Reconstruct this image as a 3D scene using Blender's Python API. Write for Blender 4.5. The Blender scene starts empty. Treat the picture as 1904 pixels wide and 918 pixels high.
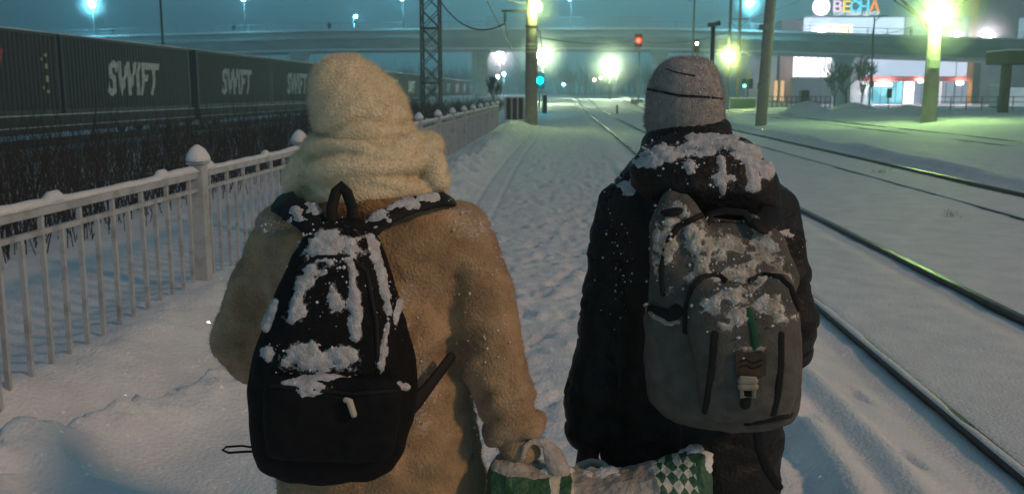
import bpy, bmesh, math, random
import numpy as np
from mathutils import Vector, Matrix
from mathutils.bvhtree import BVHTree

random.seed(7)
RNG = np.random.default_rng(11)
R = math.radians
SC = bpy.context.scene
COL = SC.collection

# ------------------------------------------------------------------ camera, world, light, exposure
F = 1750.0                       # focal length in pixels of the 1904 px wide photograph
CX, CY = 952.0, 459.0
CAMZ = 1.70
PITCH = math.atan(289.0 / F)
YAW = math.atan(93.0 / F * math.cos(PITCH))
cam_d = bpy.data.cameras.new('camera')
cam = bpy.data.objects.new('camera', cam_d)
COL.objects.link(cam)
cam.location = (0, 0, CAMZ)
cam.rotation_euler = (math.pi / 2 - PITCH, 0, YAW)
cam_d.sensor_width = 36.0
cam_d.lens = F / 1904.0 * 36.0
cam_d.clip_end = 2000
cam_d.dof.use_dof = True
cam_d.dof.focus_distance = 2.25
cam_d.dof.aperture_fstop = 8.0
SC.camera = cam
CROT = cam.rotation_euler.to_matrix()

world = bpy.data.worlds.new('World')
SC.world = world
world.use_nodes = True
wn = world.node_tree
wbg = wn.nodes['Background']
wtc = wn.nodes.new('ShaderNodeTexCoord')
wsep = wn.nodes.new('ShaderNodeSeparateXYZ')
wn.links.new(wtc.outputs['Generated'], wsep.inputs[0])
def wramp_(src, els):
    r = wn.nodes.new('ShaderNodeValToRGB'); wn.links.new(src, r.inputs[0])
    while len(r.color_ramp.elements) < len(els): r.color_ramp.elements.new(0.5)
    for e, (p, c) in zip(r.color_ramp.elements, els): e.position = p; e.color = (*c, 1)
    return r.outputs[0]
# town glow on the low cloud: strongest ahead and to the right, dim over the train
wx = wn.nodes.new('ShaderNodeMapRange'); wx.inputs['From Min'].default_value = -1; wx.inputs['From Max'].default_value = 1
wn.links.new(wsep.outputs['X'], wx.inputs[0])
low = wramp_(wx.outputs[0], [(0.0, (0.04, 0.12, 0.17)), (0.25, (0.065, 0.21, 0.28)), (0.50, (0.18, 0.64, 0.80)), (0.72, (0.23, 0.56, 0.66)), (1.0, (0.07, 0.16, 0.20))])
zen = wramp_(wsep.outputs['Z'], [(0.0, (0, 0, 0)), (0.10, (0.2, 0.2, 0.2)), (0.30, (1, 1, 1))])
wmix = wn.nodes.new('ShaderNodeMix'); wmix.data_type = 'RGBA'
wn.links.new(zen, wmix.inputs[0]); wn.links.new(low, wmix.inputs[6]); wmix.inputs[7].default_value = (0.062, 0.122, 0.165, 1)
wn.links.new(wmix.outputs[2], wbg.inputs[0])
wbg.inputs[1].default_value = 1.0

# the warm station lamp behind the photographer's right shoulder
wl = bpy.data.lights.new('warm_station_lamp', 'POINT')
wl.energy = 21500
wl.color = (1.0, 0.60, 0.34)
wl.shadow_soft_size = 1.6
wlo = bpy.data.objects.new('warm_station_lamp', wl)
wlo.location = (29.0, -13.0, 19.5)
COL.objects.link(wlo)

SC.view_settings.view_transform = 'Standard'
SC.view_settings.look = 'None'
SC.view_settings.gamma = 1.0
SC.view_settings.exposure = 0.0
SC.view_settings.use_curve_mapping = False
cy = SC.cycles
cy.use_denoising = True
cy.max_bounces = 5
cy.diffuse_bounces = 2
cy.glossy_bounces = 2
cy.transmission_bounces = 2
cy.volume_bounces = 0
cy.sample_clamp_indirect = 4.0
HAZE = 0.0041

# ------------------------------------------------------------------ helpers
def ray(u, v):
    return CROT @ Vector(((u - CX) / F, -(v - CY) / F, -1.0))

def W(u, v, Y):
    """world point that the photograph shows at pixel u, v, standing Y metres down the track"""
    d = ray(u, v)
    return Vector((0, 0, CAMZ)) + d * (Y / d.y)

def XW(u, Y):
    return W(u, 170, Y).x

def project(P):
    """pixel coordinates of world points (n x 3)"""
    M = np.array(CROT.transposed())
    Q = (P - np.array([0, 0, CAMZ])) @ M.T
    return np.stack([CX + F * Q[:, 0] / -Q[:, 2], CY - F * Q[:, 1] / -Q[:, 2]], 1)

def sstep(a, b, x):
    t = np.clip((x - a) / (b - a), 0, 1)
    return t * t * (3 - 2 * t)

def vnoise(P, seed=0):
    P = np.asarray(P, float)
    I = np.floor(P).astype(np.int64)
    f = P - I
    f = f * f * (3 - 2 * f)
    def h(dx, dy, dz):
        n = (I[:, 0] + dx) * 374761393 + (I[:, 1] + dy) * 668265263 + (I[:, 2] + dz) * 2147483647 + seed * 974711
        n = (n ^ (n >> 13)) & 0xffffffff
        n = (n * 1274126177) & 0xffffffff
        n = n ^ (n >> 16)
        return (n & 0xffffff) / float(0xffffff)
    x, y, z = f[:, 0], f[:, 1], f[:, 2]
    c00 = h(0, 0, 0) * (1 - x) + h(1, 0, 0) * x
    c10 = h(0, 1, 0) * (1 - x) + h(1, 1, 0) * x
    c01 = h(0, 0, 1) * (1 - x) + h(1, 0, 1) * x
    c11 = h(0, 1, 1) * (1 - x) + h(1, 1, 1) * x
    return ((c00 * (1 - y) + c10 * y) * (1 - z) + (c01 * (1 - y) + c11 * y) * z) * 2 - 1

def fbm(P, octv=3, seed=0):
    P = np.asarray(P, float)
    s, a, t = 0, 1.0, 0
    for o in range(octv):
        s = s + a * vnoise(P * (2.03 ** o) + 17.3 * o, seed + o)
        t += a
        a *= 0.5
    return s / t

def offset_of(o):
    v = Vector((0, 0, 0))
    while o is not None:
        v += o.location
        o = o.parent
    return v

def tag(o, label=None, cat=None, group=None, kind=None):
    if label: o['label'] = label
    if cat: o['category'] = cat
    if group: o['group'] = group
    if kind: o['kind'] = kind
    return o

def thing(name, loc, label, cat, group=None):
    o = bpy.data.objects.new(name, None)
    o.location = loc
    o.empty_display_size = 0.2
    COL.objects.link(o)
    return tag(o, label, cat, group)

def dup(root, loc, label=None):
    r = root.copy(); COL.objects.link(r); r.location = loc
    if label: r['label'] = label
    for ch in list(root.children):
        c = ch.copy(); COL.objects.link(c); c.parent = r
        for g in list(ch.children):
            d = g.copy(); COL.objects.link(d); d.parent = c
    return r

class MB:
    """collects shapes in world coordinates; build() links them as one mesh object"""
    def __init__(self):
        self.v = []; self.f = []
    def add(self, vs, fs):
        o = len(self.v)
        self.v.extend([tuple(p) for p in vs])
        self.f.extend([tuple(i + o for i in f) for f in fs])
    def box(self, x0, x1, y0, y1, z0, z1):
        self.add([(x0, y0, z0), (x1, y0, z0), (x1, y1, z0), (x0, y1, z0), (x0, y0, z1), (x1, y0, z1), (x1, y1, z1), (x0, y1, z1)],
                 [(3, 2, 1, 0), (4, 5, 6, 7), (0, 1, 5, 4), (1, 2, 6, 5), (2, 3, 7, 6), (3, 0, 4, 7)])
        return self
    def rings(self, rs, cap=True):
        n = len(rs[0]); vs = [p for r in rs for p in r]; fs = []
        for k in range(len(rs) - 1):
            for i in range(n):
                j = (i + 1) % n
                fs.append((k * n + i, k * n + j, (k + 1) * n + j, (k + 1) * n + i))
        if cap:
            fs.append(tuple(range(n))[::-1]); fs.append(tuple((len(rs) - 1) * n + i for i in range(n)))
        self.add(vs, fs)
        return self
    def tube(self, pts, rad, seg=8, rnd=False, flat=1.0, up=None):
        pts = [Vector(p) for p in pts]
        if not isinstance(rad, (list, tuple)): rad = [rad] * len(pts)
        T = []
        for i in range(len(pts)):
            a = pts[max(i - 1, 0)]; b = pts[min(i + 1, len(pts) - 1)]
            T.append((b - a).normalized())
        nrm = Vector(up) if up else (Vector((0, 0, 1)) if abs(T[0].z) < 0.9 else Vector((1, 0, 0)))
        rs = []
        def ring(c, t, r):
            nonlocal nrm
            nrm = (nrm - t * nrm.dot(t)).normalized()
            b = t.cross(nrm)
            return [c + nrm * (math.cos(2 * math.pi * k / seg) * r * flat) + b * (math.sin(2 * math.pi * k / seg) * r) for k in range(seg)]
        if rnd:
            for a in (80, 50, 25):
                rs.append(ring(pts[0] - T[0] * rad[0] * math.sin(R(a)), T[0], rad[0] * math.cos(R(a))))
        for c, t, r in zip(pts, T, rad): rs.append(ring(c, t, r))
        if rnd:
            for a in (25, 50, 80):
                rs.append(ring(pts[-1] + T[-1] * rad[-1] * math.sin(R(a)), T[-1], rad[-1] * math.cos(R(a))))
        return self.rings(rs)
    def ball(self, c, r, n=12, m=8, sc=(1, 1, 1)):
        c = Vector(c); rs = []
        for j in range(m + 1):
            a = -math.pi / 2 + math.pi * (j + 0.12) / (m + 0.24)
            rs.append([c + Vector((r * sc[0] * math.cos(a) * math.cos(2 * math.pi * k / n), r * sc[1] * math.cos(a) * math.sin(2 * math.pi * k / n), r * sc[2] * math.sin(a))) for k in range(n)])
        return self.rings(rs)
    def prism(self, poly, y0, y1):
        """polygon in x, z pulled along y"""
        n = len(poly)
        vs = [(x, y0, z) for x, z in poly] + [(x, y1, z) for x, z in poly]
        fs = [tuple(range(n)), tuple(range(n, 2 * n))[::-1]] + [(i, i + n, (i + 1) % n + n, (i + 1) % n) for i in range(n)]
        self.add(vs, fs)
        return self
    def build(self, name, mat, parent=None, smooth=False, bevel=0.0, origin=None):
        me = bpy.data.meshes.new(name)
        off = offset_of(parent) if parent else Vector((0, 0, 0))
        if parent is None:
            A = np.array(self.v)
            off = Vector(origin) if origin else Vector(((A[:, 0].min() + A[:, 0].max()) / 2, (A[:, 1].min() + A[:, 1].max()) / 2, A[:, 2].min()))
        me.from_pydata([(p[0] - off.x, p[1] - off.y, p[2] - off.z) for p in self.v], [], self.f)
        o = bpy.data.objects.new(name, me)
        COL.objects.link(o)
        if parent: o.parent = parent
        else: o.location = off
        bm = bmesh.new(); bm.from_mesh(me); bmesh.ops.recalc_face_normals(bm, faces=bm.faces); bm.to_mesh(me); bm.free()
        if smooth: me.polygons.foreach_set('use_smooth', [True] * len(me.polygons))
        for m in (mat if isinstance(mat, (list, tuple)) else [mat]): me.materials.append(m)
        if bevel:
            b = o.modifiers.new('bevel', 'BEVEL'); b.width = bevel; b.segments = 2; b.limit_method = 'ANGLE'
        return o

class SnowSet:
    def __init__(self, mbs): self.mbs = mbs
    def build(self, name, m, parent, smooth=True):
        return [b.build(name, m, parent, smooth=True) for b in self.mbs]

class Dense:
    """a fused, even mesh as arrays: V, F (quads), N"""
    def __init__(self, mb, voxel, smooth=4, factor=0.5):
        me = bpy.data.meshes.new('tmp'); me.from_pydata(mb.v, [], mb.f)
        bm = bmesh.new(); bm.from_mesh(me); bmesh.ops.recalc_face_normals(bm, faces=bm.faces); bm.to_mesh(me); bm.free()
        ob = bpy.data.objects.new('tmp', me); COL.objects.link(ob)
        m = ob.modifiers.new('r', 'REMESH'); m.mode = 'VOXEL'; m.voxel_size = voxel
        if smooth:
            s = ob.modifiers.new('s', 'SMOOTH'); s.factor = factor; s.iterations = smooth
        dg = bpy.context.evaluated_depsgraph_get()
        ev = bpy.data.meshes.new_from_object(ob.evaluated_get(dg))
        n = len(ev.vertices)
        V = np.empty(n * 3, np.float32); ev.vertices.foreach_get('co', V)
        self.V = V.reshape(-1, 3).astype(float)
        self.F = [tuple(p.vertices) for p in ev.polygons]
        self.normals(ev)
        bpy.data.objects.remove(ob); bpy.data.meshes.remove(me); bpy.data.meshes.remove(ev)
    def normals(self, me=None):
        own = me is None
        if own:
            me = bpy.data.meshes.new('tmp'); me.from_pydata(self.V.tolist(), [], self.F)
        N = np.empty(len(me.vertices) * 3, np.float32); me.vertices.foreach_get('normal', N)
        self.N = N.reshape(-1, 3).astype(float)
        if own: bpy.data.meshes.remove(me)
    def push(self, h):
        self.V = self.V + self.N * np.asarray(h)[:, None]
        self.normals()
        return self
    def noise(self, scale, amp, octv=2, seed=0):
        s = np.array(scale if hasattr(scale, '__len__') else (scale,) * 3)
        return amp * fbm(self.V * s, octv, seed)
    def bvh(self):
        return BVHTree.FromPolygons(self.V.tolist(), self.F)
    def build(self, name, mat, parent=None, dust=None):
        mb = MB(); mb.v = self.V.tolist(); mb.f = self.F
        o = mb.build(name, mat, parent, smooth=True)
        if dust is not None:
            at = o.data.attributes.new('snow_dust', 'FLOAT', 'POINT')
            at.data.foreach_set('value', np.clip(dust, 0, 1).astype(np.float32))
        return o
    def snow(self, mask, hi, lo=-0.002, rough=0.6, scale=110, seed=3):
        """a lumpy crust of snow that grows out of the surface where mask > 0"""
        mask = mask + 0.28 * fbm(self.V * 120, 4, seed + 7)
        m = sstep(0.0, 0.85, mask)
        h = lo + (hi - lo) * (0.30 * sstep(0, 0.35, mask) + 0.70 * m) * (1 + rough * fbm(self.V * scale, 3, seed))
        h = np.where(mask <= 0, lo, h)
        keep = [f for f in self.F if max(h[i] for i in f) > -0.0005]
        # islands: union-find over shared corners
        par = {}
        def find(i):
            while par.setdefault(i, i) != i:
                par[i] = par[par[i]]; i = par[i]
            return i
        for f in keep:
            r = find(f[0])
            for i in f[1:]: par[find(i)] = r
        isl = {}
        for f in keep: isl.setdefault(find(f[0]), []).append(f)
        P = self.V + self.N * h[:, None]
        big = sorted(isl.values(), key=len, reverse=True)
        heads = big[:9]; cen = [P[[i for f in g for i in f]].mean(0) for g in heads]
        groups = [list(g) for g in heads]
        for g in big[9:]:
            c = P[[i for f in g for i in f]].mean(0)
            k = min(range(len(cen)), key=lambda q: float(((cen[q] - c) ** 2).sum()))
            if ((cen[k] - c) ** 2).sum() < 0.05 ** 2: groups[k] += g
            else: cen.append(c); groups.append(list(g))
        out = []
        for g in groups:
            if len(g) < 4: continue
            used = sorted({i for f in g for i in f}); mp = {i: k for k, i in enumerate(used)}
            mb = MB(); mb.v = [tuple(P[i]) for i in used]; mb.f = [tuple(mp[i] for i in f) for f in g]
            out.append(mb)
        return SnowSet(out)
    def grains(self, n, mask, r, seed=1):
        """loose snow grains sitting on the surface, thickest where mask is high"""
        rg = np.random.default_rng(seed); w = np.clip(mask, 0, None) ** 1.3
        cand = np.nonzero(w > 0)[0]
        pick = rg.choice(cand, n, p=w[cand] / w[cand].sum())
        mb = MB(); O = np.array([(1, 0, 0), (-1, 0, 0), (0, 1, 0), (0, -1, 0), (0, 0, 1), (0, 0, -1)], float)
        T = [(0, 2, 4), (2, 1, 4), (1, 3, 4), (3, 0, 4), (2, 0, 5), (1, 2, 5), (3, 1, 5), (0, 3, 5)]
        for i in pick:
            q = r * (0.35 + rg.random() ** 3 * 1.6); c = self.V[i] + rg.normal(size=3) * 0.003 + self.N[i] * q * 0.3
            mb.add(c + O * q * (0.7 + 0.6 * rg.random(3)) , T)
        return mb
    def fuzz(self, n, length, width, seed=1, lean=0.7):
        rg = np.random.default_rng(seed)
        F4 = np.array([f[:4] if len(f) >= 4 else (f[0], f[1], f[2], f[2]) for f in self.F])
        A = np.linalg.norm(np.cross(self.V[F4[:, 1]] - self.V[F4[:, 0]], self.V[F4[:, 2]] - self.V[F4[:, 0]]), axis=1)
        pick = rg.choice(len(F4), n, p=A / A.sum())
        a, b = rg.random(n)[:, None], rg.random(n)[:, None]
        q = F4[pick]
        P = (self.V[q[:, 0]] * (1 - a) + self.V[q[:, 1]] * a) * (1 - b) + (self.V[q[:, 3]] * (1 - a) + self.V[q[:, 2]] * a) * b
        N = self.N[q[:, 0]]
        t = rg.normal(size=(n, 3)); L = length * (0.5 + rg.random(n))[:, None]
        tip = P + (N * 0.8 + t * lean * 0.5) * L
        s = np.cross(N, t); s /= np.linalg.norm(s, axis=1)[:, None] + 1e-9
        v = np.stack([P - s * width, P + s * width, tip], 1).reshape(-1, 3)
        mb = MB(); mb.v = v.tolist(); mb.f = [(3 * i, 3 * i + 1, 3 * i + 2) for i in range(n)]
        return mb

def loft_px(mb, rows, Y, n=28, pw=2.4):
    """rows of (v, u left, u right, depth radius[, dY]) seen at distance Y"""
    rs = []
    for row in rows:
        v, ul, ur, ry = row[:4]; dY = row[4] if len(row) > 4 else 0
        a, b = W(ul, v, Y + dY), W(ur, v, Y + dY); c = (a + b) / 2; rx = (b - a).length / 2
        ring = []
        for k in range(n):
            t = 2 * math.pi * k / n; ct, st = math.cos(t), math.sin(t)
            ring.append(c + Vector((math.copysign(abs(ct) ** (2 / pw), ct) * rx, math.copysign(abs(st) ** (2 / pw), st) * ry, 0)))
        rs.append(ring)
    mb.rings(rs)

def regions(P, regs, namp=0.55, nscale=0.03, seed=5):
    """mask > 0 inside the listed soft ellipses ('e', u, v, ru, rv) and strokes ('s', width, (u, v), ...)"""
    uv = project(P); m = np.full(len(P), -1.0)
    for r in regs:
        if r[0] == 'e':
            d = 1 - np.sqrt(((uv[:, 0] - r[1]) / r[3]) ** 2 + ((uv[:, 1] - r[2]) / r[4]) ** 2)
        else:
            d = np.full(len(P), -9.0)
            for a, b in zip(r[2:-1], r[3:]):
                a = np.array(a, float); b = np.array(b, float); ab = b - a
                t = np.clip(((uv - a) @ ab) / (ab @ ab), 0, 1)
                d = np.maximum(d, 1 - np.linalg.norm(uv - a - t[:, None] * ab, axis=1) / r[1])
        m = np.maximum(m, d)
    q = np.concatenate([uv * nscale, P[:, 1:2] * 20], 1)
    return m + namp * fbm(q, 4, seed)

# ------------------------------------------------------------------ materials
def mat(name, c1, c2=None, *a, dust=None, **k):
    m = mat0(name, c1, c2, *a, **k)
    if dust:
        nt = m.node_tree; b = nt.nodes['Principled BSDF']; src = b.inputs['Base Color'].links[0].from_socket
        at = nt.nodes.new('ShaderNodeAttribute'); at.attribute_name = 'snow_dust'
        tc = nt.nodes.new('ShaderNodeTexCoord'); nz = nt.nodes.new('ShaderNodeTexNoise'); nz.inputs['Scale'].default_value = 130; nz.inputs['Detail'].default_value = 6; nz.inputs['Roughness'].default_value = 0.7
        nt.links.new(tc.outputs['Object'], nz.inputs['Vector'])
        ma = nt.nodes.new('ShaderNodeMath'); ma.operation = 'ADD'; nt.links.new(at.outputs['Fac'], ma.inputs[0]); nt.links.new(nz.outputs[0], ma.inputs[1])
        mr = nt.nodes.new('ShaderNodeMapRange'); mr.inputs['From Min'].default_value = 0.86; mr.inputs['From Max'].default_value = 1.12; mr.inputs['To Max'].default_value = 0.85; nt.links.new(ma.outputs[0], mr.inputs[0])
        mx = nt.nodes.new('ShaderNodeMix'); mx.data_type = 'RGBA'; nt.links.new(mr.outputs[0], mx.inputs[0]); nt.links.new(src, mx.inputs[6]); mx.inputs[7].default_value = (*dust, 1)
        nt.links.new(mx.outputs[2], b.inputs['Base Color'])
    return m

def mat0(name, c1, c2=None, rough=0.8, scale=20.0, bump=0.0, bscale=None, detail=4.0, stretch=None, metal=0.0, spec=0.3, lo=0.35, hi=0.65, sheen=0.0):
    m = bpy.data.materials.new(name); m.use_nodes = True
    nt = m.node_tree; b = nt.nodes['Principled BSDF']
    b.inputs['Roughness'].default_value = rough
    b.inputs['Metallic'].default_value = metal
    b.inputs['Specular IOR Level'].default_value = spec
    if sheen:
        b.inputs['Sheen Weight'].default_value = sheen
    tc = nt.nodes.new('ShaderNodeTexCoord'); mp = nt.nodes.new('ShaderNodeMapping')
    nt.links.new(tc.outputs['Object'], mp.inputs[0])
    if stretch: mp.inputs['Scale'].default_value = stretch
    nz = nt.nodes.new('ShaderNodeTexNoise'); nz.inputs['Scale'].default_value = scale; nz.inputs['Detail'].default_value = detail
    nt.links.new(mp.outputs[0], nz.inputs['Vector'])
    rp = nt.nodes.new('ShaderNodeValToRGB')
    c2 = c2 or tuple(x * 0.75 for x in c1)
    rp.color_ramp.elements[0].position = lo; rp.color_ramp.elements[0].color = (*c2, 1)
    rp.color_ramp.elements[1].position = hi; rp.color_ramp.elements[1].color = (*c1, 1)
    nt.links.new(nz.outputs[0], rp.inputs[0]); nt.links.new(rp.outputs[0], b.inputs['Base Color'])
    if bump:
        n2 = nt.nodes.new('ShaderNodeTexNoise'); n2.inputs['Scale'].default_value = bscale or scale * 4; n2.inputs['Detail'].default_value = 3
        nt.links.new(mp.outputs[0], n2.inputs['Vector'])
        bp = nt.nodes.new('ShaderNodeBump'); bp.inputs['Strength'].default_value = bump; bp.inputs['Distance'].default_value = 0.02
        nt.links.new(n2.outputs[0], bp.inputs['Height']); nt.links.new(bp.outputs[0], b.inputs['Normal'])
    return m

def emit(name, col, s):
    m = bpy.data.materials.new(name); m.use_nodes = True
    nt = m.node_tree; nt.nodes.clear()
    e = nt.nodes.new('ShaderNodeEmission'); o = nt.nodes.new('ShaderNodeOutputMaterial')
    e.inputs[0].default_value = (*col, 1); e.inputs[1].default_value = s
    nt.links.new(e.outputs[0], o.inputs[0])
    return m

def window_mat(name, col, s, col2, scale):
    """a lit shop interior behind glass: uneven lit panes"""
    m = bpy.data.materials.new(name); m.use_nodes = True
    nt = m.node_tree; nt.nodes.clear()
    e = nt.nodes.new('ShaderNodeEmission'); o = nt.nodes.new('ShaderNodeOutputMaterial')
    tc = nt.nodes.new('ShaderNodeTexCoord'); nz = nt.nodes.new('ShaderNodeTexVoronoi'); nz.inputs['Scale'].default_value = scale
    rp = nt.nodes.new('ShaderNodeValToRGB'); rp.color_ramp.elements[0].color = (*col2, 1); rp.color_ramp.elements[1].color = (*col, 1)
    rp.color_ramp.elements[0].position = 0.2; rp.color_ramp.elements[1].position = 0.8
    nt.links.new(tc.outputs['Object'], nz.inputs['Vector']); nt.links.new(nz.outputs['Color'], rp.inputs[0])
    nt.links.new(rp.outputs[0], e.inputs[0]); e.inputs[1].default_value = s
    nt.links.new(e.outputs[0], o.inputs[0])
    return m

M = {}
def snow_mat(name, glint):
    m = mat(name, (0.84, 0.85, 0.88), (0.74, 0.75, 0.79), 0.65, 3.0, 0.6, 45.0, spec=0.25)
    if glint:
        nt = m.node_tree; b = nt.nodes['Principled BSDF']; out = [n for n in nt.nodes if n.type == 'OUTPUT_MATERIAL'][0]
        tc = nt.nodes.new('ShaderNodeTexCoord')
        vo = nt.nodes.new('ShaderNodeTexVoronoi'); vo.inputs['Scale'].default_value = 70.0
        nt.links.new(tc.outputs['Object'], vo.inputs['Vector'])
        # rare crystal facets, each turned its own way, mirror the lamps
        wn_ = nt.nodes.new('ShaderNodeTexWhiteNoise'); nt.links.new(vo.outputs['Position'], wn_.inputs['Vector'])
        ma = nt.nodes.new('ShaderNodeVectorMath'); ma.operation = 'SUBTRACT'; ma.inputs[1].default_value = (0.5, 0.5, 0.5)
        nt.links.new(wn_.outputs['Color'], ma.inputs[0])
        ge = nt.nodes.new('ShaderNodeNewGeometry'); ad = nt.nodes.new('ShaderNodeVectorMath'); ad.operation = 'MULTIPLY_ADD'
        nt.links.new(ma.outputs[0], ad.inputs[0]); ad.inputs[1].default_value = (1.1, 1.1, 1.1); nt.links.new(ge.outputs['Normal'], ad.inputs[2])
        no = nt.nodes.new('ShaderNodeVectorMath'); no.operation = 'NORMALIZE'; nt.links.new(ad.outputs[0], no.inputs[0])
        gl = nt.nodes.new('ShaderNodeBsdfGlossy')
        gl.inputs['Roughness'].default_value = 0.06; nt.links.new(no.outputs[0], gl.inputs['Normal'])
        th = nt.nodes.new('ShaderNodeMath'); th.operation = 'GREATER_THAN'; th.inputs[1].default_value = 0.987
        nt.links.new(wn_.outputs['Value'], th.inputs[0])
        mc = nt.nodes.new('ShaderNodeMath'); mc.operation = 'MULTIPLY'; mc.inputs[1].default_value = 0.4; nt.links.new(th.outputs[0], mc.inputs[0])
        nt.links.new(mc.outputs[0], gl.inputs['Color'])
        mi = nt.nodes.new('ShaderNodeAddShader')
        nt.links.new(b.outputs[0], mi.inputs[0]); nt.links.new(gl.outputs[0], mi.inputs[1])
        nt.links.new(mi.outputs[0], out.inputs[0])
    return m
M['snow'] = snow_mat('snow', False)
M['clump'] = mat('clumped_snow', (0.68, 0.69, 0.72), (0.48, 0.48, 0.51), 0.8, 70, 0.5, 260)
M['slush'] = mat('half_melted_snow', (0.66, 0.63, 0.58), (0.30, 0.27, 0.22), 0.8, 38, 0.4, 160)
M['ground'] = snow_mat('ground_snow', True)
M['steel'] = mat('rail_steel', (0.10, 0.085, 0.075), (0.05, 0.04, 0.035), 0.35, 6, metal=0.8)
M['fence'] = mat('fence_paint', (0.47, 0.49, 0.51), (0.30, 0.30, 0.31), 0.55, 9, 0.15, 60, lo=0.28, hi=0.55)
M['concrete'] = mat('concrete', (0.34, 0.32, 0.29), (0.25, 0.24, 0.22), 0.9, 4, 0.2, 30)
M['bridge'] = mat('bridge_concrete', (0.50, 0.51, 0.50), (0.36, 0.37, 0.37), 0.9, 0.4, 0.1, 4, stretch=(1, 1, 3))
M['darkmetal'] = mat('dark_metal', (0.05, 0.05, 0.05), (0.03, 0.03, 0.03), 0.5, 8)
M['railing'] = mat('railing_paint', (0.50, 0.52, 0.53), None, 0.5, 8)
M['lattice'] = mat('lattice_steel', (0.13, 0.115, 0.11), None, 0.6, 8)
M['galv'] = mat('galvanised_steel', (0.30, 0.31, 0.32), (0.2, 0.2, 0.21), 0.5, 10, metal=0.3)
M['container'] = mat('container_paint', (0.046, 0.052, 0.055), (0.028, 0.032, 0.034), 0.55, 1.6, 0.05, 20, stretch=(1, 3, 0.35), lo=0.3, hi=0.75)
M['letter'] = mat('white_lettering', (0.75, 0.75, 0.74), (0.50, 0.51, 0.52), 0.6, 5)
M['redletter'] = mat('red_lettering', (0.5, 0.06, 0.03), None, 0.6, 5)
M['decal'] = mat('pale_decal', (0.62, 0.56, 0.34), None, 0.5, 8)
M['wagon'] = mat('wagon_iron', (0.05, 0.045, 0.042), (0.03, 0.028, 0.027), 0.7, 3)
M['twig'] = mat('twig_bark', (0.050, 0.042, 0.036), (0.028, 0.023, 0.020), 0.9, 10)
M['bark'] = mat('tree_bark', (0.13, 0.12, 0.105), (0.08, 0.072, 0.064), 0.9, 8)
M['coat'] = mat('shaggy_coat', (0.50, 0.34, 0.195), (0.30, 0.20, 0.11), 0.95, 13, 0.5, 150, sheen=0.3, dust=(0.66, 0.66, 0.68))
M['collar'] = mat('coat_collar', (0.42, 0.24, 0.11), (0.30, 0.165, 0.075), 0.95, 30, 0.5, 150)
M['wool'] = mat('cream_wool', (0.97, 0.83, 0.57), (0.86, 0.72, 0.48), 0.95, 40, 0.5, 160, sheen=0.3)
M['black'] = mat('black_nylon', (0.010, 0.010, 0.011), (0.006, 0.006, 0.007), 0.75, 40, 0.25, 220, spec=0.15, dust=(0.66, 0.66, 0.68))
M['webbing'] = mat('black_webbing', (0.010, 0.010, 0.011), None, 0.7, 60)
M['jacket'] = mat('black_jacket', (0.012, 0.012, 0.013), (0.007, 0.007, 0.0075), 0.55, 30, 0.3, 90, dust=(0.66, 0.66, 0.68))
M['trouser'] = mat('dark_trousers', (0.016, 0.015, 0.015), None, 0.85, 30)
M['boot'] = mat('boot_leather', (0.02, 0.017, 0.015), None, 0.6, 20)
M['glove'] = mat('brown_glove', (0.055, 0.032, 0.022), None, 0.8, 30, 0.3, 120)
M['beanie'] = mat('grey_knit', (0.60, 0.57, 0.54), (0.44, 0.42, 0.40), 0.95, 60, 0.7, 240, dust=(0.66, 0.66, 0.68))
M['yarn'] = mat('dark_yarn', (0.016, 0.015, 0.015), None, 0.9, 60)
M['olive'] = mat('olive_canvas', (0.125, 0.122, 0.108), (0.085, 0.083, 0.073), 0.85, 30, 0.3, 260, dust=(0.60, 0.57, 0.52))
M['patch'] = mat('leather_patch', (0.075, 0.052, 0.036), (0.045, 0.031, 0.021), 0.7, 40)
M['buckle'] = mat('tan_buckle', (0.36, 0.32, 0.25), None, 0.4, 30)
M['greenstrap'] = mat('green_strap', (0.02, 0.10, 0.05), None, 0.8, 30)
M['zip'] = mat('pale_zip_pull', (0.62, 0.56, 0.42), None, 0.4, 30)
M['skin'] = mat('skin', (0.55, 0.36, 0.28), (0.48, 0.30, 0.23), 0.5, 20)
M['hair'] = mat('hair', (0.05, 0.03, 0.02), None, 0.6, 60)
M['wall'] = mat('pale_cladding', (0.56, 0.60, 0.64), (0.46, 0.50, 0.54), 0.7, 0.25, stretch=(1, 1, 4))
M['pinkwall'] = mat('pink_cladding', (0.50, 0.32, 0.30), None, 0.7, 0.3)
M['bluewall'] = mat('blue_grey_cladding', (0.22, 0.27, 0.31), (0.17, 0.21, 0.25), 0.7, 0.3)
M['orange'] = mat('orange_cladding', (0.75, 0.33, 0.07), None, 0.6, 0.4)
M['red'] = mat('red_fascia', (0.65, 0.10, 0.08), None, 0.6, 0.4)
M['roof'] = mat('dark_roof', (0.10, 0.085, 0.075), (0.07, 0.06, 0.05), 0.8, 2)
M['cabinet'] = mat('green_cabinet', (0.12, 0.20, 0.14), None, 0.6, 3)
M['plate'] = mat('pale_plate', (0.55, 0.58, 0.5), None, 0.5, 5)
M['lamp_green'] = emit('yellow_green_lamp', (0.78, 1.0, 0.30), 190)
M['lamp_tall'] = emit('tall_mast_lamp', (0.60, 1.0, 0.30), 240)
M['lamp_white'] = emit('greenish_white_lamp', (0.78, 1.0, 0.56), 280)
M['lamp_cyan'] = emit('cyan_lamp', (0.20, 0.78, 1.0), 1100)
M['lamp_pink'] = emit('pinkish_lamp', (1.0, 0.86, 0.92), 170)
M['lamp_warm'] = emit('warm_far_lamp', (1.0, 0.82, 0.5), 90)
M['sig_red'] = emit('red_signal_lens', (1.0, 0.010, 0.005), 70)
M['sig_teal'] = emit('teal_signal_lens', (0.0, 0.75, 1.0), 130)
M['sig_green'] = emit('green_signal_lens', (0.1, 1.0, 0.6), 14)

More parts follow.
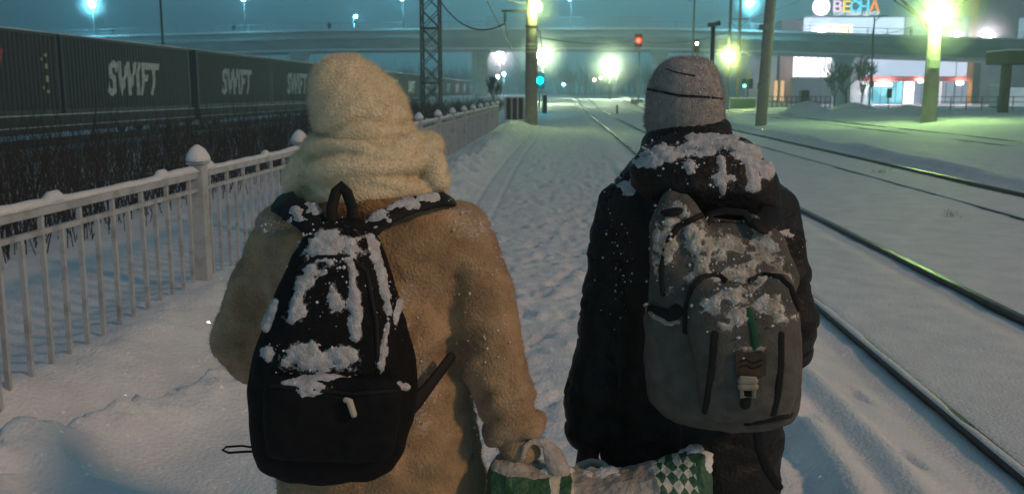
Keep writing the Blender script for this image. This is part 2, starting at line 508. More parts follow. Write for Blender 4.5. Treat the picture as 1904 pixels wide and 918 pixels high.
# ------------------------------------------------------------------ the lie of the land
FX = -2.75                                  # the fence line
NEAR_RAILS = (2.235, 3.755)
MID_RAILS = (6.72, 8.30)
FAR_RAILS = (14.9, 16.5)
def rise(y):
    return 0.8 * sstep(85, 140, y)
def ground(x, y):
    x = np.asarray(x, float); y = np.asarray(y, float)
    P = np.stack([x, y, np.zeros_like(x)], 1)
    z = np.zeros_like(x)
    # bank up to the fence, falling away beyond the brush line
    near = 1 - sstep(6.0, 9.5, y)
    z += 0.13 * sstep(-1.35, FX, x) * (1 - near) + near * 0.0
    # foreground: trench between the fence bank and a thrown-up ridge
    crest = -1.72 - 0.42 * (5.1 - y)
    crest = np.where(y > 5.1, -1.72 + 0.06 * (y - 5.1), crest)
    crest = np.maximum(crest, -2.30)
    wob = 0.06 * fbm(P * 2.2, 2, 31) + 0.025 * fbm(P * 8, 2, 37)
    d = x - crest - wob
    clod = 0.085 * np.abs(fbm(P * 11, 3, 34)) * np.exp(-(d / 0.25) ** 2)
    ridge = (0.17 + 0.07 * fbm(P * 2.6, 3, 33) + clod) * np.where(d > 0, np.exp(-(d / 0.26) ** 2), np.exp(-(d / 0.10) ** 2)) * sstep(2.0, 3.0, y) * (1 - sstep(6.4, 8.2, y))
    bank = (0.235 + 0.04 * fbm(P * 1.6, 3, 35) + 0.015 * fbm(P * 9, 2, 36)) * sstep(-0.17, -0.95, d) * (1 - sstep(6.6, 10.5, y)) * (1 - sstep(-2.75, -3.5, x) * 0.6)
    z += ridge + bank
    d2 = y - (3.62 + 0.45 * (-2.0 - x)) + 0.05 * fbm(P * 3, 2, 38)
    z += 0.10 * np.exp(-(d2 / 0.14) ** 2) * sstep(-1.1, -1.7, x)
    # ploughed lumps beside the path
    lump = sstep(9.5, 14, y) * (1 - sstep(44, 60, y)) * np.exp(-((x + 2.05) / 0.42) ** 2)
    z += lump * (0.15 + 0.22 * fbm(P * np.array([2.6, 1.6, 1]), 4, 9) + 0.11 * np.abs(fbm(P * np.array([6.5, 4.0, 1]), 3, 10)))
    z -= 0.9 * sstep(-5.3, -9.0, x) * (1 - sstep(95, 140, y))
    z += 0.24 * np.exp(-(((x + 1.5) / 1.2) ** 2 + ((y - 42) / 3.0) ** 2)) * (1 + 0.5 * fbm(P * 2.5, 3, 70))
    # trodden path with sledge grooves
    path = sstep(-1.75, -1.35, x) * (1 - sstep(1.0, 1.35, x))
    foot = fbm(P * np.array([5.5, 3.6, 1]), 3, 2)
    z += path * (0.040 * foot + 0.030 * fbm(P * 10, 3, 4) + 0.012 * fbm(P * 24, 2, 5) * (y < 20)) * (0.35 + 0.65 * sstep(-1.4, 0.2, x) ) - 0.015 * path
    for gx in (-1.32, -0.98):
        z -= 0.02 * np.exp(-((x - gx - 0.05 * np.sin(y * 0.21)) / 0.035) ** 2) * sstep(6, 9, y)
    # furrows along the path's right edge
    wf = 0.04 * np.sin(y * 1.7) + 0.03 * np.sin(y * 0.6 + 1)
    for gx, a in ((1.10, 0.050), (1.42, 0.045)):
        z -= a * np.exp(-((x - gx - wf) / 0.065) ** 2) * (1 - sstep(14, 30, y))
        z += a * 0.9 * np.exp(-((x - gx - 0.15 - wf) / 0.075) ** 2) * (1 - sstep(14, 30, y))
    # a line of boot prints
    for fx, fy, an in ((1.70, 4.52, 0.15), (1.31, 4.86, -0.1), (1.78, 5.6, 0.1), (1.66, 6.7, 0.2), (-1.2, 6.0, 0.0), (-1.05, 5.3, 0.2)):
        dx, dy = x - fx, y - fy
        z -= 0.05 * np.exp(-(((dx + an * dy) / 0.060) ** 4 + (dy / 0.13) ** 4))
    rb = np.random.default_rng(99); pr = np.zeros_like(x)
    for k in range(190):
        fy = 4.0 * math.exp(rb.random() * math.log(34 / 4.0)); fx = rb.choice((-0.75, -0.35, 0.1, 0.45, 0.8)) + rb.normal() * 0.13; an = rb.normal() * 0.25
        sel = (np.abs(x - fx) < 0.3) & (np.abs(y - fy) < 0.4)
        dx, dy = x[sel] - fx, y[sel] - fy
        q = ((dx + an * dy) / 0.062) ** 4 + (dy / 0.145) ** 4
        pr[sel] += -0.034 * np.exp(-q) + 0.014 * np.exp(-(q - 2.2) ** 2) * (0.6 + 0.8 * rb.random())
    z += 0.95 * np.clip(pr, -0.055, 0.03)
    # down to the track bed
    z -= 0.155 * sstep(1.35, 2.0, x)
    bed = sstep(1.6, 2.2, x)
    z += bed * 0.012 * fbm(P * np.array([1.5, 1.0, 1]), 3, 21)
    for rx in NEAR_RAILS:
        z -= 0.035 * np.exp(-((x - rx + 0.20) / 0.13) ** 2)
        z -= 0.030 * np.exp(-((x - rx) / 0.06) ** 2)
    for rx in MID_RAILS[1:]:
        z -= 0.045 * np.exp(-((x - rx + 0.03) / 0.16) ** 2)
    # long snow ridges thrown up between the tracks
    z += 0.30 * np.exp(-((x - 8.95) / 0.24) ** 2) * (0.85 + 0.4 * fbm(P * np.array([1, 0.35, 1]), 3, 40))
    z -= 0.22 * np.exp(-((x - 9.42) / 0.17) ** 2) * (0.7 + 0.6 * fbm(P * np.array([1, 0.3, 1]), 2, 41))
    z += sstep(9.6, 11, x) * (0.05 + 0.13 * fbm(P * np.array([0.75, 0.42, 1]), 5, 42) * (1 - 0.8 * np.exp(-((x - 15.7) / 1.3) ** 2)))
    z -= sstep(12.5, 14.0, x) * (1 - sstep(17.0, 17.8, x)) * (0.015 + 0.06 * fbm(P * np.array([0.6, 0.12, 1]), 2, 43))
    z += 0.30 * sstep(17.2, 21.5, x) + 0.02
    z += sstep(-3.0, -4.5, x) * 0.05 * fbm(P * 0.9, 3, 50)
    z += 0.012 * fbm(P * 0.8, 2, 60) + 0.009 * fbm(P * 5.0, 3, 61)
    right = sstep(18, 28, x)
    return z + rise(y) * (1 - right) - 1.05 * sstep(62, 150, y) * right
def gz(x, y):
    return float(ground(np.array([x]), np.array([y]))[0])

def geo(a, b, r0, k):
    out = [a]; s = r0
    while out[-1] < b:
        out.append(out[-1] + s); s *= k
    out[-1] = b
    return out
xs = sorted(set([-x for x in geo(8.0, 250, 0.12, 1.09)] + list(np.arange(-7.96, -2.6, 0.045)) + list(np.arange(-2.6, 2.0, 0.028)) + list(np.arange(2.0, 5.0, 0.045)) + list(np.arange(5.0, 20.0, 0.13)) + geo(20.0, 250, 0.2, 1.08)))
ys = list(np.arange(-40, 1.0, 1.6)) + list(np.arange(1.0, 3.4, 0.08)) + list(np.arange(3.4, 10.0, 0.028)) + geo(10.0, 415, 0.036, 1.0185)
gx, gy = np.meshgrid(np.array(xs), np.array(ys))
gv = np.stack([gx.ravel(), gy.ravel(), ground(gx.ravel(), gy.ravel())], 1)
nx, ny = len(xs), len(ys)
ii = (np.arange(ny - 1)[:, None] * nx + np.arange(nx - 1)[None, :]).ravel()
gf = np.stack([ii, ii + 1, ii + nx + 1, ii + nx], 1)
gm = bpy.data.meshes.new('snow_ground')
gm.vertices.add(len(gv)); gm.vertices.foreach_set('co', gv.ravel())
gm.loops.add(len(gf) * 4); gm.loops.foreach_set('vertex_index', gf.ravel().astype(np.int32))
gm.polygons.add(len(gf)); gm.polygons.foreach_set('loop_start', np.arange(0, len(gf) * 4, 4, dtype=np.int32))
gm.update(calc_edges=True); gm.polygons.foreach_set('use_smooth', [True] * len(gf))
gm.materials.append(M['ground'])
go = bpy.data.objects.new('snow_ground', gm); COL.objects.link(go)
tag(go, 'trodden snow of the path and the snow-covered rail yard', kind='structure')

# the air: falling snow and mist lit by the lamps
hm = bpy.data.materials.new('haze'); hm.use_nodes = True
hn = hm.node_tree; hn.nodes.clear()
ho = hn.nodes.new('ShaderNodeOutputMaterial'); hv = hn.nodes.new('ShaderNodeVolumePrincipled')
hv.inputs['Color'].default_value = (0.72, 0.92, 1.0, 1); hv.inputs['Density'].default_value = HAZE
hv.inputs['Anisotropy'].default_value = 0.0
hn.links.new(hv.outputs[0], ho.inputs['Volume'])
hz = MB().box(-255, 255, -42, 418, -3.0, 32.0).build('haze', hm)
tag(hz, 'pale snowy mist hanging over the yard', kind='stuff')

# ------------------------------------------------------------------ rails
def rail_profile(w=0.072, h=0.17):
    a = w / 2
    return [(-0.066, -h), (0.066, -h), (0.066, -h + 0.012), (0.012, -h + 0.03), (0.010, -0.045), (a, -0.035), (a, -0.006), (a - 0.008, 0.0), (-a + 0.008, 0.0), (-a, -0.006), (-a, -0.035), (-0.010, -0.045), (-0.012, -h + 0.03), (-0.066, -h + 0.012)]
def make_rail(x, top, label, group, dust=None, y0=-8, y1=330, ymax=30):
    mb = MB(); yy = [y0] + list(np.arange(2, 85, 4.0)) + list(np.arange(85, 145, 4.0)) + [y1]
    prof = rail_profile()
    mb.rings([[Vector((x + px, y, top + float(rise(y)) + pz)) for px, pz in prof] for y in yy])
    o = mb.build('rail', M['steel'], smooth=False, origin=(x, 0, top - 0.17))
    tag(o, label, 'rail', group)
    if dust:
        s = MB(); n = int((ymax - 2) / 0.05); L = []; Rr = []
        for k in range(n + 1):
            y = 2 + k * 0.05; w = dust * (0.75 + 0.5 * vnoise(np.array([[x * 3, y * 3.1, 0]]))[0]); h = 0.006 + 0.004 * vnoise(np.array([[x, y * 5, 4]]))[0]
            s.v += [(x - 0.034, y, top - 0.002), (x - 0.030, y, top + h), (x - 0.034 + w, y, top + h), (x - 0.034 + w + 0.006, y, top - 0.002)]
        for k in range(n):
            for q in range(3): s.f.append((4 * k + q, 4 * k + q + 1, 4 * k + 5 + q, 4 * k + 4 + q))
        s.build('snow_dust', M['snow'], o, smooth=True)
    return o
make_rail(NEAR_RAILS[0], -0.10, 'near rail of the closest track, its head dusted with snow beside the person in black', 'rails of the closest track', 0.055)
make_rail(NEAR_RAILS[1], -0.10, 'dark wet shining rail of the closest track, second rail from the trodden path', 'rails of the closest track')
make_rail(MID_RAILS[0], -0.112, 'thin half-buried rail in the open snow of the middle track', 'rails of the middle track', 0.06, ymax=120)
make_rail(MID_RAILS[1], -0.100, 'dark rail of the middle track lying along the foot of the snow ridge', 'rails of the middle track')
make_rail(FAR_RAILS[0], -0.085, 'faint rail of the farthest track in the green-lit snow, on the path side', 'rails of the farthest track', 0.05)
make_rail(FAR_RAILS[1], -0.070, 'broken dark rail line of the farthest track nearest the green lamp mast', 'rails of the farthest track')

# ------------------------------------------------------------------ fence
fence = thing('fence', (FX, 7.0, 0.1), 'pale metal picket railing with snow on its top rail, running along the path', 'fence')
POST = [4.2 + 2.8 * k for k in range(14)]
def fz(y): return 0.17 if y < 9 else 0.14
TOP = 1.10
for k, y in enumerate(POST):
    g = gz(FX, y)
    mb = MB().box(FX - 0.055, FX + 0.055, y - 0.055, y + 0.055, g - 0.15, TOP + 0.055)
    mb.box(FX - 0.068, FX + 0.068, y - 0.068, y + 0.068, TOP + 0.055, TOP + 0.075)
    p = mb.build('post', M['fence'], fence, bevel=0.008)
    s = MB(); rs = []
    for a, r in ((0.076, 0.078), (0.085, 0.092), (0.11, 0.088), (0.14, 0.075), (0.17, 0.055), (0.19, 0.033), (0.203, 0.012)):
        rs.append([Vector((FX + r * math.cos(t) * (1 + 0.08 * math.sin(3 * t + k)), y + r * math.sin(t) * (1 + 0.06 * math.cos(2 * t + k)), TOP + a)) for t in [2 * math.pi * q / 14 for q in range(14)]])
    s.rings(rs); s.build('snow_cap', M['snow'], p, smooth=True)
pick = []
for k in range(len(POST) - 1):
    y0, y1 = POST[k] + 0.056, POST[k + 1] - 0.056
    MB().box(FX - 0.028, FX + 0.028, y0, y1, TOP - 0.045, TOP).build('top_rail', M['fence'], fence, bevel=0.006)
    MB().box(FX - 0.016, FX + 0.016, y0, y1, TOP - 0.148, TOP - 0.120).build('lower_rail', M['fence'], fence)
    # pillow of snow on the top rail
    s = MB(); n = int((y1 - y0) / (0.04 if k < 3 else 0.12)); rs = []
    for q in range(n + 1):
        y = y0 + (y1 - y0) * q / n
        e = min(1, min(q, n - q) / 2.5 + 0.35)
        nn = vnoise(np.array([[k * 7.1, y * 2.1, 0.5], [k * 3.3, y * 7.0, 9.5]]))
        h = (0.036 + 0.020 * nn[0] + 0.008 * nn[1]) * e
        if abs(((y * 0.71 + k * 0.37) % 1.0) - 0.5) < 0.035 and k < 8: h += 0.03
        w = 0.034 + 0.005 * nn[1]
        rs.append([Vector((FX + w * math.cos(t), y, TOP + 0.001 + h * max(0, math.sin(t)) ** 0.7)) for t in [math.pi * j / 8 for j in range(9)]])
    s.rings(rs); s.build('snow_on_rail', M['snow'], fence, smooth=True)
    m = 13
    for q in range(m):
        y = POST[k] + 2.8 * (q + 1) / (m + 1)
        long = q % 2 == 0
        pick.append((y, long))
rest = MB()
for n_, (y, lg) in enumerate(pick):
    mb = MB() if n_ < 98 else rest
    g = gz(FX, y)
    b = 0.0125
    jx, jy = random.uniform(-0.007, 0.007), random.uniform(-0.007, 0.007)
    mb.rings([[Vector((FX + jx * k_ + sx * b, y + jy * k_ + sy * b, zz)) for sx, sy in ((-1, -1), (1, -1), (1, 1), (-1, 1))] for k_, zz in ((1, g - 0.10), (0, TOP - 0.1485))])
    if lg: mb.box(FX - b, FX + b, y - b, y + b, TOP - 0.1195, TOP - 0.0455)
    if n_ < 98: mb.build('picket', M['fence'], fence)
rp_ = rest.build('picket', M['fence'], fence); tag(rp_, kind='stuff')
# bottom channel of the fence, dark ends peeping from the snow, with clods on it
mb = MB().box(FX - 0.02, FX + 0.02, 5.6, 6.9, 0.135, 0.155)
mb.build('bottom_rail', M['wagon'], fence)

# far stretch of darker fence beyond the concrete pole
f2 = thing('fence', (-2.6, 52, 0), 'low dark board fence by the far concrete catenary pole, capped with snow', 'fence')
a0, a1 = XW(938, 50), XW(978, 54)
mb = MB(); mb.box(a0, a1, 51.0, 51.1, gz(-2, 51), 1.35); mb.build('board_panel', M['roof'], f2)
mb = MB(); mb.box(a0, a1, 50.95, 51.15, 1.352, 1.42); mb.build('snow_on_rail', M['snow'], f2)
for x in np.linspace(a0, a1, 4): MB().box(x - 0.05, x + 0.05, 50.88, 50.99, 0.2, 1.348).build('post', M['fence'], f2)

# ------------------------------------------------------------------ brush between fence and train
def stem(mb, x, y, z, h, r, lean, rg):
    a = rg.random() * 6.283; p = [Vector((x, y, z))]; d = Vector((math.cos(a) * lean, math.sin(a) * lean, 1)).normalized()
    for k in range(3):
        d = (d + Vector((rg.normal() * 0.12, rg.normal() * 0.12, 0.05))).normalized(); p.append(p[-1] + d * h / 3)
    mb.tube(p, [r, r * 0.8, r * 0.5, r * 0.15], 3)
    for b in range(rg.integers(2, 5)):
        i = rg.integers(1, 3); q = p[i] + (p[i + 1] - p[i]) * rg.random()
        e = (d + Vector((rg.normal(), rg.normal(), 0.6)) * 0.55).normalized()
        L = h * (0.2 + 0.3 * rg.random())
        mb.tube([q, q + e * L * 0.5, q + (e + Vector((0, 0, 0.25))) * L], [r * 0.55, r * 0.4, r * 0.1], 3)
rg = np.random.default_rng(4)
bz = MB()
bp_ = []
for k in range(8500):
    y = 4.5 * math.exp(rg.random() * math.log(105 / 4.5))
    x = -4.75 - abs(rg.normal()) * 0.3 - rg.random() ** 1.2 * 12
    if x < -16.6: continue
    bp_.append((x, y))
bp_ = np.array(bp_); gzb = ground(bp_[:, 0], bp_[:, 1]); thin = vnoise(np.stack([bp_[:, 0] * 0.45, bp_[:, 1] * 0.3, bp_[:, 0] * 0 + 3], 1))
for k, (x, y) in enumerate(bp_):
    if thin[k] < -0.5: continue
    zg = gzb[k]; h = (1.68 - 0.060 * abs(x) - zg) * (0.55 + 0.45 * rg.random()) * (0.8 if x > -5.4 else 1.0)
    stem(bz, x, y, zg - 0.05, h, 0.004 + 0.004 * rg.random() + 0.00010 * y, 0.28, rg)
bo = bz.build('brush', M['twig'])
tag(bo, 'dark leafless scrub thicket between the fence and the container train', 'brush', kind='stuff')

# ------------------------------------------------------------------ container train
TX = -18.6; CB, CT = 0.88, 3.78; CL = 12.2; CW = 2.44
def corr(y):
    t = (y % 0.278)
    if t < 0.07: return 0.0
    if t < 0.139: return -0.055 * (t - 0.07) / 0.069
    if t < 0.209: return -0.055
    return -0.055 * (1 - (t - 0.209) / 0.069)
def corr_breaks(a, b):
    out = [a, b]; k = math.floor(a / 0.278)
    while k * 0.278 < b:
        for q in (0, 0.07, 0.139, 0.209):
            if a + 0.01 < k * 0.278 + q < b - 0.01: out.append(k * 0.278 + q)
        k += 1
    return sorted(set(out))
def text_mesh(txt, size, shear=0.0, off=0.0, ext=0.0, spacing=1.0):
    cu = bpy.data.curves.new('t', 'FONT'); cu.body = txt; cu.size = size; cu.shear = shear; cu.offset = off; cu.extrude = ext
    cu.align_x = 'CENTER'; cu.align_y = 'CENTER'; cu.space_character = spacing; cu.resolution_u = 4
    ob = bpy.data.objects.new('t', cu); COL.objects.link(ob)
    dg = bpy.context.evaluated_depsgraph_get(); me = bpy.data.meshes.new_from_object(ob.evaluated_get(dg))
    bpy.data.objects.remove(ob); bpy.data.curves.remove(cu)
    return me
def make_container():
    root = thing('shipping_container', (0, 0, 0), 'x', 'container', 'containers on the freight train')
    mb = MB(); xo = CW / 2 - 0.012
    ysb = corr_breaks(0.17, CL - 0.17)
    for sgn in (1, -1):
        for z0, z1 in ((0.16, 2.80),):
            n = len(ysb)
            vs = [(sgn * (xo + corr(y)), y, z) for z in (z0, z1) for y in ysb]
            mb.add(vs, [(i, i + 1, n + i + 1, n + i) for i in range(n - 1)])
    mb.box(-xo + 0.05, xo - 0.05, 0.17, CL - 0.17, 2.802, 2.86)
    mb.build('corrugated_wall', M['container'], root)
    for sgn in (1, -1):
        x0, x1 = sorted((sgn * (xo - 0.09), sgn * (xo + 0.008)))
        MB().box(x0, x1, 0.17, CL - 0.17, 0.0, 0.158).build('bottom_rail', M['container'], root)
        MB().box(x0, x1, 0.17, CL - 0.17, 2.803, 2.897).build('top_rail', M['container'], root)
        for ya in (0.0, CL - 0.168):
            MB().box(sgn * (xo + 0.012) - 0.16 * (sgn > 0), sgn * (xo + 0.012) + 0.16 * (sgn < 0), ya, ya + 0.168, 0.0, 2.9).build('corner_post', M['container'], root)
    for ya in (0.02, CL - 0.08):
        MB().box(-xo + 0.15, xo - 0.15, ya, ya + 0.06, 0.01, 2.89).build('end_panel', M['container'], root)
    # snow lying on the roof
    s = MB(); rs = []
    for q in range(62):
        y = CL * q / 61; h = 0.055 + 0.03 * vnoise(np.array([[y * 0.9, 2.2, 1]]))[0]
        rs.append([Vector((xo * 1.0 * c, y, 2.902 + h * e)) for c, e in ((-1, 0), (-0.98, 0.8), (-0.5, 1.1), (0.5, 1.1), (0.98, 0.8), (1, 0))])
    s.rings(rs); s.build('roof_snow', M['snow'], root)
    return root
def lettering(root, material, off=0.008):
    me = text_mesh('SWIFT', 1.95, 0.25, 0.072, 0.0, 1.08)
    bm = bmesh.new(); bm.from_mesh(me)
    xsv = [v.co.x for v in bm.verts]; w = max(xsv) - min(xsv); c = (max(xsv) + min(xsv)) / 2
    zsv = [v.co.y for v in bm.verts]; zh = max(zsv) - min(zsv); zc = (max(zsv) + min(zsv)) / 2
    for v in bm.verts: v.co = Vector((0, (v.co.x - c) * 5.1 / w + CL / 2, (v.co.y - zc) * 1.46 / zh + 1.36))
    for y in corr_breaks(CL / 2 - 2.6, CL / 2 + 2.6)[1:-1]:
        bmesh.ops.bisect_plane(bm, geom=bm.verts[:] + bm.edges[:] + bm.faces[:], plane_co=(0, y, 0), plane_no=(0, 1, 0))
    for v in bm.verts: v.co.x = CW / 2 - 0.012 + corr(v.co.y + 1e-5) + off
    mb = MB(); bm.verts.ensure_lookup_table()
    rl = offset_of(root)
    mb.v = [tuple(v.co + rl) for v in bm.verts]; mb.f = [tuple(v.index for v in f.verts) for f in bm.faces]; bm.free()
    return mb.build('lettering', material, root)
c0 = make_container()
cont_y = []
y = 22.3
pairs = 0
while y < 205:
    cont_y += [y, y + CL + 0.25]; y += 2 * CL + 0.25 + 0.95
clabels = ['nearest shipping container, only its far end in view, with a red mark and pale decals',
           'corrugated grey container with the largest white SWIFT lettering, just before the dark wagon gap',
           'grey container with middle-sized white SWIFT lettering, first after the dark wagon gap',
           'grey container with small white SWIFT lettering, its far end behind the cream hood']
letter_ob = None
for k, y in enumerate(cont_y):
    loc = Vector((TX - CW / 2, y, CB))
    if k == 0: o = c0; o.location = loc
    else: o = dup(c0, loc)
    if k < 4: o['label'] = clabels[k]
    else:
        o['label'] = ('dim distant container of the freight train between the cream hood and the bridge pier' if k < 11 else 'hazy far container of the freight train beyond the lattice mast')
    o['group'] = 'containers on the freight train' if k < 4 else ('distant containers of the freight train' if k < 11 else 'farthest containers of the freight train')
for k, y in enumerate(cont_y):
    if k == 0: continue
    o = [q for q in bpy.data.objects if q.name.split('.')[0] == 'shipping_container' and abs(q.location.y - y) < 0.01 and q.parent is None][0]
    if letter_ob is None: letter_ob = lettering(o, M['letter'])
    else:
        l2 = letter_ob.copy(); COL.objects.link(l2); l2.parent = o
xf = TX + 0.0
ro = c0
mb = MB(); y0 = 30.32
pts = [(0, 0), (0.45, 0), (0.75, 0.62), (0.3, 0.62)]
xx = TX - 0.001 + 0.012
mb.add([(xx, y0 + a, CB + 1.6 + b) for a, b in pts], [(0, 1, 2, 3)])
mb.build('red_mark', M['redletter'], c0)
for z0, z1 in ((1.15, 1.38), (1.62, 1.80), (2.05, 2.16), (0.75, 0.87)):
    MB().box(xx - 0.01, xx + 0.006, 33.55, 33.72, CB + z0, CB + z1).build('decal', M['decal'], c0)
for z0, z1 in ((0.9, 1.0), (1.9, 2.0)):
    MB().box(xx - 0.01, xx + 0.006, 33.30, 33.40, CB + z0, CB + z1).build('decal', M['decal'], c0)

def make_wagon():
    root = thing('flat_wagon', (0, 0, 0), 'x', 'wagon', 'flat wagons of the freight train')
    L = 2 * CL + 0.25
    for sgn in (1, -1):
        MB().box(sgn * 1.26 - 0.06, sgn * 1.26 + 0.06, -0.1, L + 0.1, 0.36, 0.99).build('side_sill', M['wagon'], root)
        MB().box(sgn * 1.27 - 0.07, sgn * 1.27 + 0.09, -0.1, L + 0.1, 0.993, 1.025).build('sill_snow', M['snow'], root)
        MB().box(sgn * 1.27 - 0.03, sgn * 1.27 + 0.12, -0.1, L + 0.1, 0.585, 0.615).build('ledge_snow', M['snow'], root)
    MB().box(-1.19, 1.19, -0.1, L + 0.1, 0.80, 0.98).build('floor_frame', M['wagon'], root)
    for yb in (2.6, L - 2.6):
        bg = MB()
        for sgn in (1, -1): bg.box(sgn * 1.05 - 0.06, sgn * 1.05 + 0.06, yb - 1.3, yb + 1.3, 0.32, 0.60)
        bg.box(-0.99, 0.99, yb - 0.25, yb + 0.25, 0.35, 0.62)
        b = bg.build('bogie', M['wagon'], root)
        for dy in (-0.92, 0.92):
            for sgn in (1, -1):
                w = MB(); w.tube([(sgn * 0.72, yb + dy, 0.475), (sgn * 0.86, yb + dy, 0.475)], 0.475, 20); w.build('wheel', M['steel'], b)
    MB().box(-0.2, 0.2, -0.52, -0.11, 0.75, 1.0).build('coupler', M['wagon'], root)
    return root
w0 = make_wagon()
for k in range(0, len(cont_y), 2):
    loc = Vector((TX - CW / 2 , cont_y[k], CB - 1.03))
    o = w0 if k == 0 else dup(w0, loc)
    o.location = loc
    o['label'] = ['flat wagon under the nearest and the largest-lettered container', 'flat wagon under the containers after the dark wagon gap', 'flat wagon of the freight train deep in the yard, under dim containers'][min(k // 2, 2)]
    if k // 2 >= 2: o['group'] = 'distant flat wagons of the freight train'
for sx in (-0.76, 0.76):
    mb = MB(); x = TX - CW / 2 + sx
    mb.rings([[Vector((x + px, y, CB - 1.03 + pz)) for px, pz in rail_profile()] for y in (0.0, 230.0)])
    tag(mb.build('rail', M['steel']), 'rail under the container train behind the scrub', 'rail', 'rails under the container train')

# ------------------------------------------------------------------ bridge
BY = 155.0
bridge = thing('road_bridge', (0, BY, 0), 'long concrete road bridge with snowy railing crossing above the tracks', 'bridge')
def deck_v(u):
    us = [-700, 0, 300, 600, 900, 1200, 1400, 1600, 1904, 2500]
    vs = [92, 76, 69, 62, 60, 61, 66, 74, 84, 110]
    return float(np.interp(u, us, vs))
def bz_(x, dv=0.0):
    u = 1045 + x * F / BY
    return 1.7 + (170 - deck_v(u) - dv) / F * BY
bx = list(np.arange(-115, 116, 5.0))
def strip(y0, y1, dz0, dz1):
    mb = MB()
    mb.rings([[Vector((x, y0, bz_(x) + dz0)), Vector((x, y1, bz_(x) + dz0)), Vector((x, y1, bz_(x) + dz1)), Vector((x, y0, bz_(x) + dz1))] for x in bx])
    return mb
strip(BY - 0.5, BY + 13, -0.95, 0.0).build('deck', M['bridge'], bridge)
strip(BY + 0.5, BY + 12, -3.0, -0.955).build('girder', M['bridge'], bridge)
strip(BY + 0.15, BY + 0.495, -3.0, -2.72).build('girder_flange', M['snow'], bridge)
strip(BY - 0.9, BY + 0.4, 0.003, 0.38).build('kerb_snow', M['snow'], bridge)
strip(BY - 0.75, BY - 0.505, -1.15, -0.1).build('fascia_beam', M['bridge'], bridge)
rl = strip(BY - 0.55, BY - 0.50, 1.25, 1.33); rl2 = strip(BY - 0.55, BY - 0.50, 0.72, 0.77)
rl.v += []; o_ = len(rl.v); rl.add(rl2.v, rl2.f)
rl.build('railing', M['railing'], bridge)
for k, x in enumerate(np.arange(-114, 115, 3.0)):
    MB().box(x - 0.06, x + 0.06, BY - 0.61, BY - 0.56, bz_(x) + 0.05, bz_(x) + 1.34).build('railing_post', M['railing'], bridge)
# close-set barrier panels of the span above the tracks
for x0, x1 in ((XW(1000, BY), XW(1085, BY)), (XW(1100, BY), XW(1210, BY)), (XW(905, BY), XW(985, BY))):
    mb = MB()
    for x in np.arange(x0, x1, 0.32): mb.box(x - 0.03, x + 0.03, BY - 0.68, BY - 0.64, bz_(x) + 0.1, bz_(x) + 1.9)
    mb.box(x0, x1, BY - 0.685, BY - 0.645 - 0.041, 0, 0) if False else None
    tr = MB(); tr.rings([[Vector((x, BY - 0.72 + a, bz_(x) + 1.905 + b)) for a, b in ((0, 0), (0.09, 0), (0.09, 0.09), (0, 0.09))] for x in (x0, x1)])
    mb.add(tr.v, tr.f)
    mb.build('barrier_panel', M['railing'], bridge)
for u in (215, 555, 893, 1227, 1572, 1935):
    x = XW(u, BY)
    pr = MB(); zt = bz_(x) - 3.0
    pr.prism([(x - 1.0, gz(x, BY) - 0.5), (x + 1.0, gz(x, BY) - 0.5), (x + 1.0, zt - 1.3), (x + 1.7, zt - 0.004), (x - 1.7, zt - 0.004), (x - 1.0, zt - 1.3)], BY + 0.8, BY + 3.0)
    pr.build('pier', M['bridge'], bridge)
    MB().box(x - 1.35, x - 0.65, BY + 0.1, BY + 0.77, gz(x, BY) - 0.5, zt - 0.8).build('drain_column', M['bridge'], bridge)

# ------------------------------------------------------------------ lamps, poles, signals
HALO = bpy.data.materials.new('lamp_halo'); HALO.use_nodes = True
_n = HALO.node_tree; _n.nodes.clear(); _o = _n.nodes.new('ShaderNodeOutputMaterial'); _v = _n.nodes.new('ShaderNodeVolumePrincipled')
_v.inputs['Color'].default_value = (0.95, 0.97, 0.97, 1); _v.inputs['Density'].default_value = 0.023; _n.links.new(_v.outputs[0], _o.inputs['Volume'])
def lamp_halo(c, r, label):
    # nested scattering balls, added to give the lamp a glare halo
    for k, q in enumerate((1.4, 1.0, 0.7, 0.42)):
        o = MB().ball(c, r * q, 20, 12).build('halo_ball', HALO, smooth=True)
        tag(o, 'added scattering ball for the glare halo of the ' + label.split(',')[0][:40], kind='stuff')
def lamp_post(u, Y, vlamp, matl, label, cat='street lamp', rl_=0.30, rp=0.10, base=None, name='street_lamp', group=None, arm=0.5, side=1, ulamp=None, ztop=None, head=False, mist=0):  # mist: radius of the added halo balls
    x = XW(u, Y); zb = gz(x, Y) - 0.15 if base is None else base
    L = W(ulamp if ulamp is not None else u, vlamp, Y)
    t = thing(name, (x, Y, zb), label, cat, group)
    zt = ztop if ztop is not None else L.z + rl_ + 0.12
    MB().tube([(x, Y, zb), (x, Y, zt)], [rp * 1.15, rp * 0.8], 14).build('pole', M['concrete'] if rp > 0.15 else M['galv'], t, smooth=True)
    dx = L.x - x
    a = MB(); a.tube([(x, Y, L.z + rl_ + 0.06), (x + dx * 0.6, Y - arm * 0.5, L.z + rl_ + 0.14), (L.x, Y - arm, L.z + rl_ + 0.06)], 0.035, 8)
    a.build('arm', M['galv'], t, smooth=True)
    if head:
        h = MB(); c = Vector((L.x, Y - arm, L.z + rl_ * 0.62))
        h.rings([[c + Vector((r * math.cos(k * math.pi / 8), r * math.sin(k * math.pi / 8), zz)) for k in range(16)] for zz, r in ((0.0, rl_ * 0.82), (rl_ * 0.25, rl_ * 0.62), (rl_ * 0.40, rl_ * 0.2))])
        h.build('lamp_hood', M['darkmetal'], t)
    g = MB(); g.ball((L.x, Y - arm, L.z), rl_, 14, 9); g.build('lamp_globe', matl, t, smooth=True)
    if mist: lamp_halo((L.x, Y - arm, L.z), mist, label)
    return t
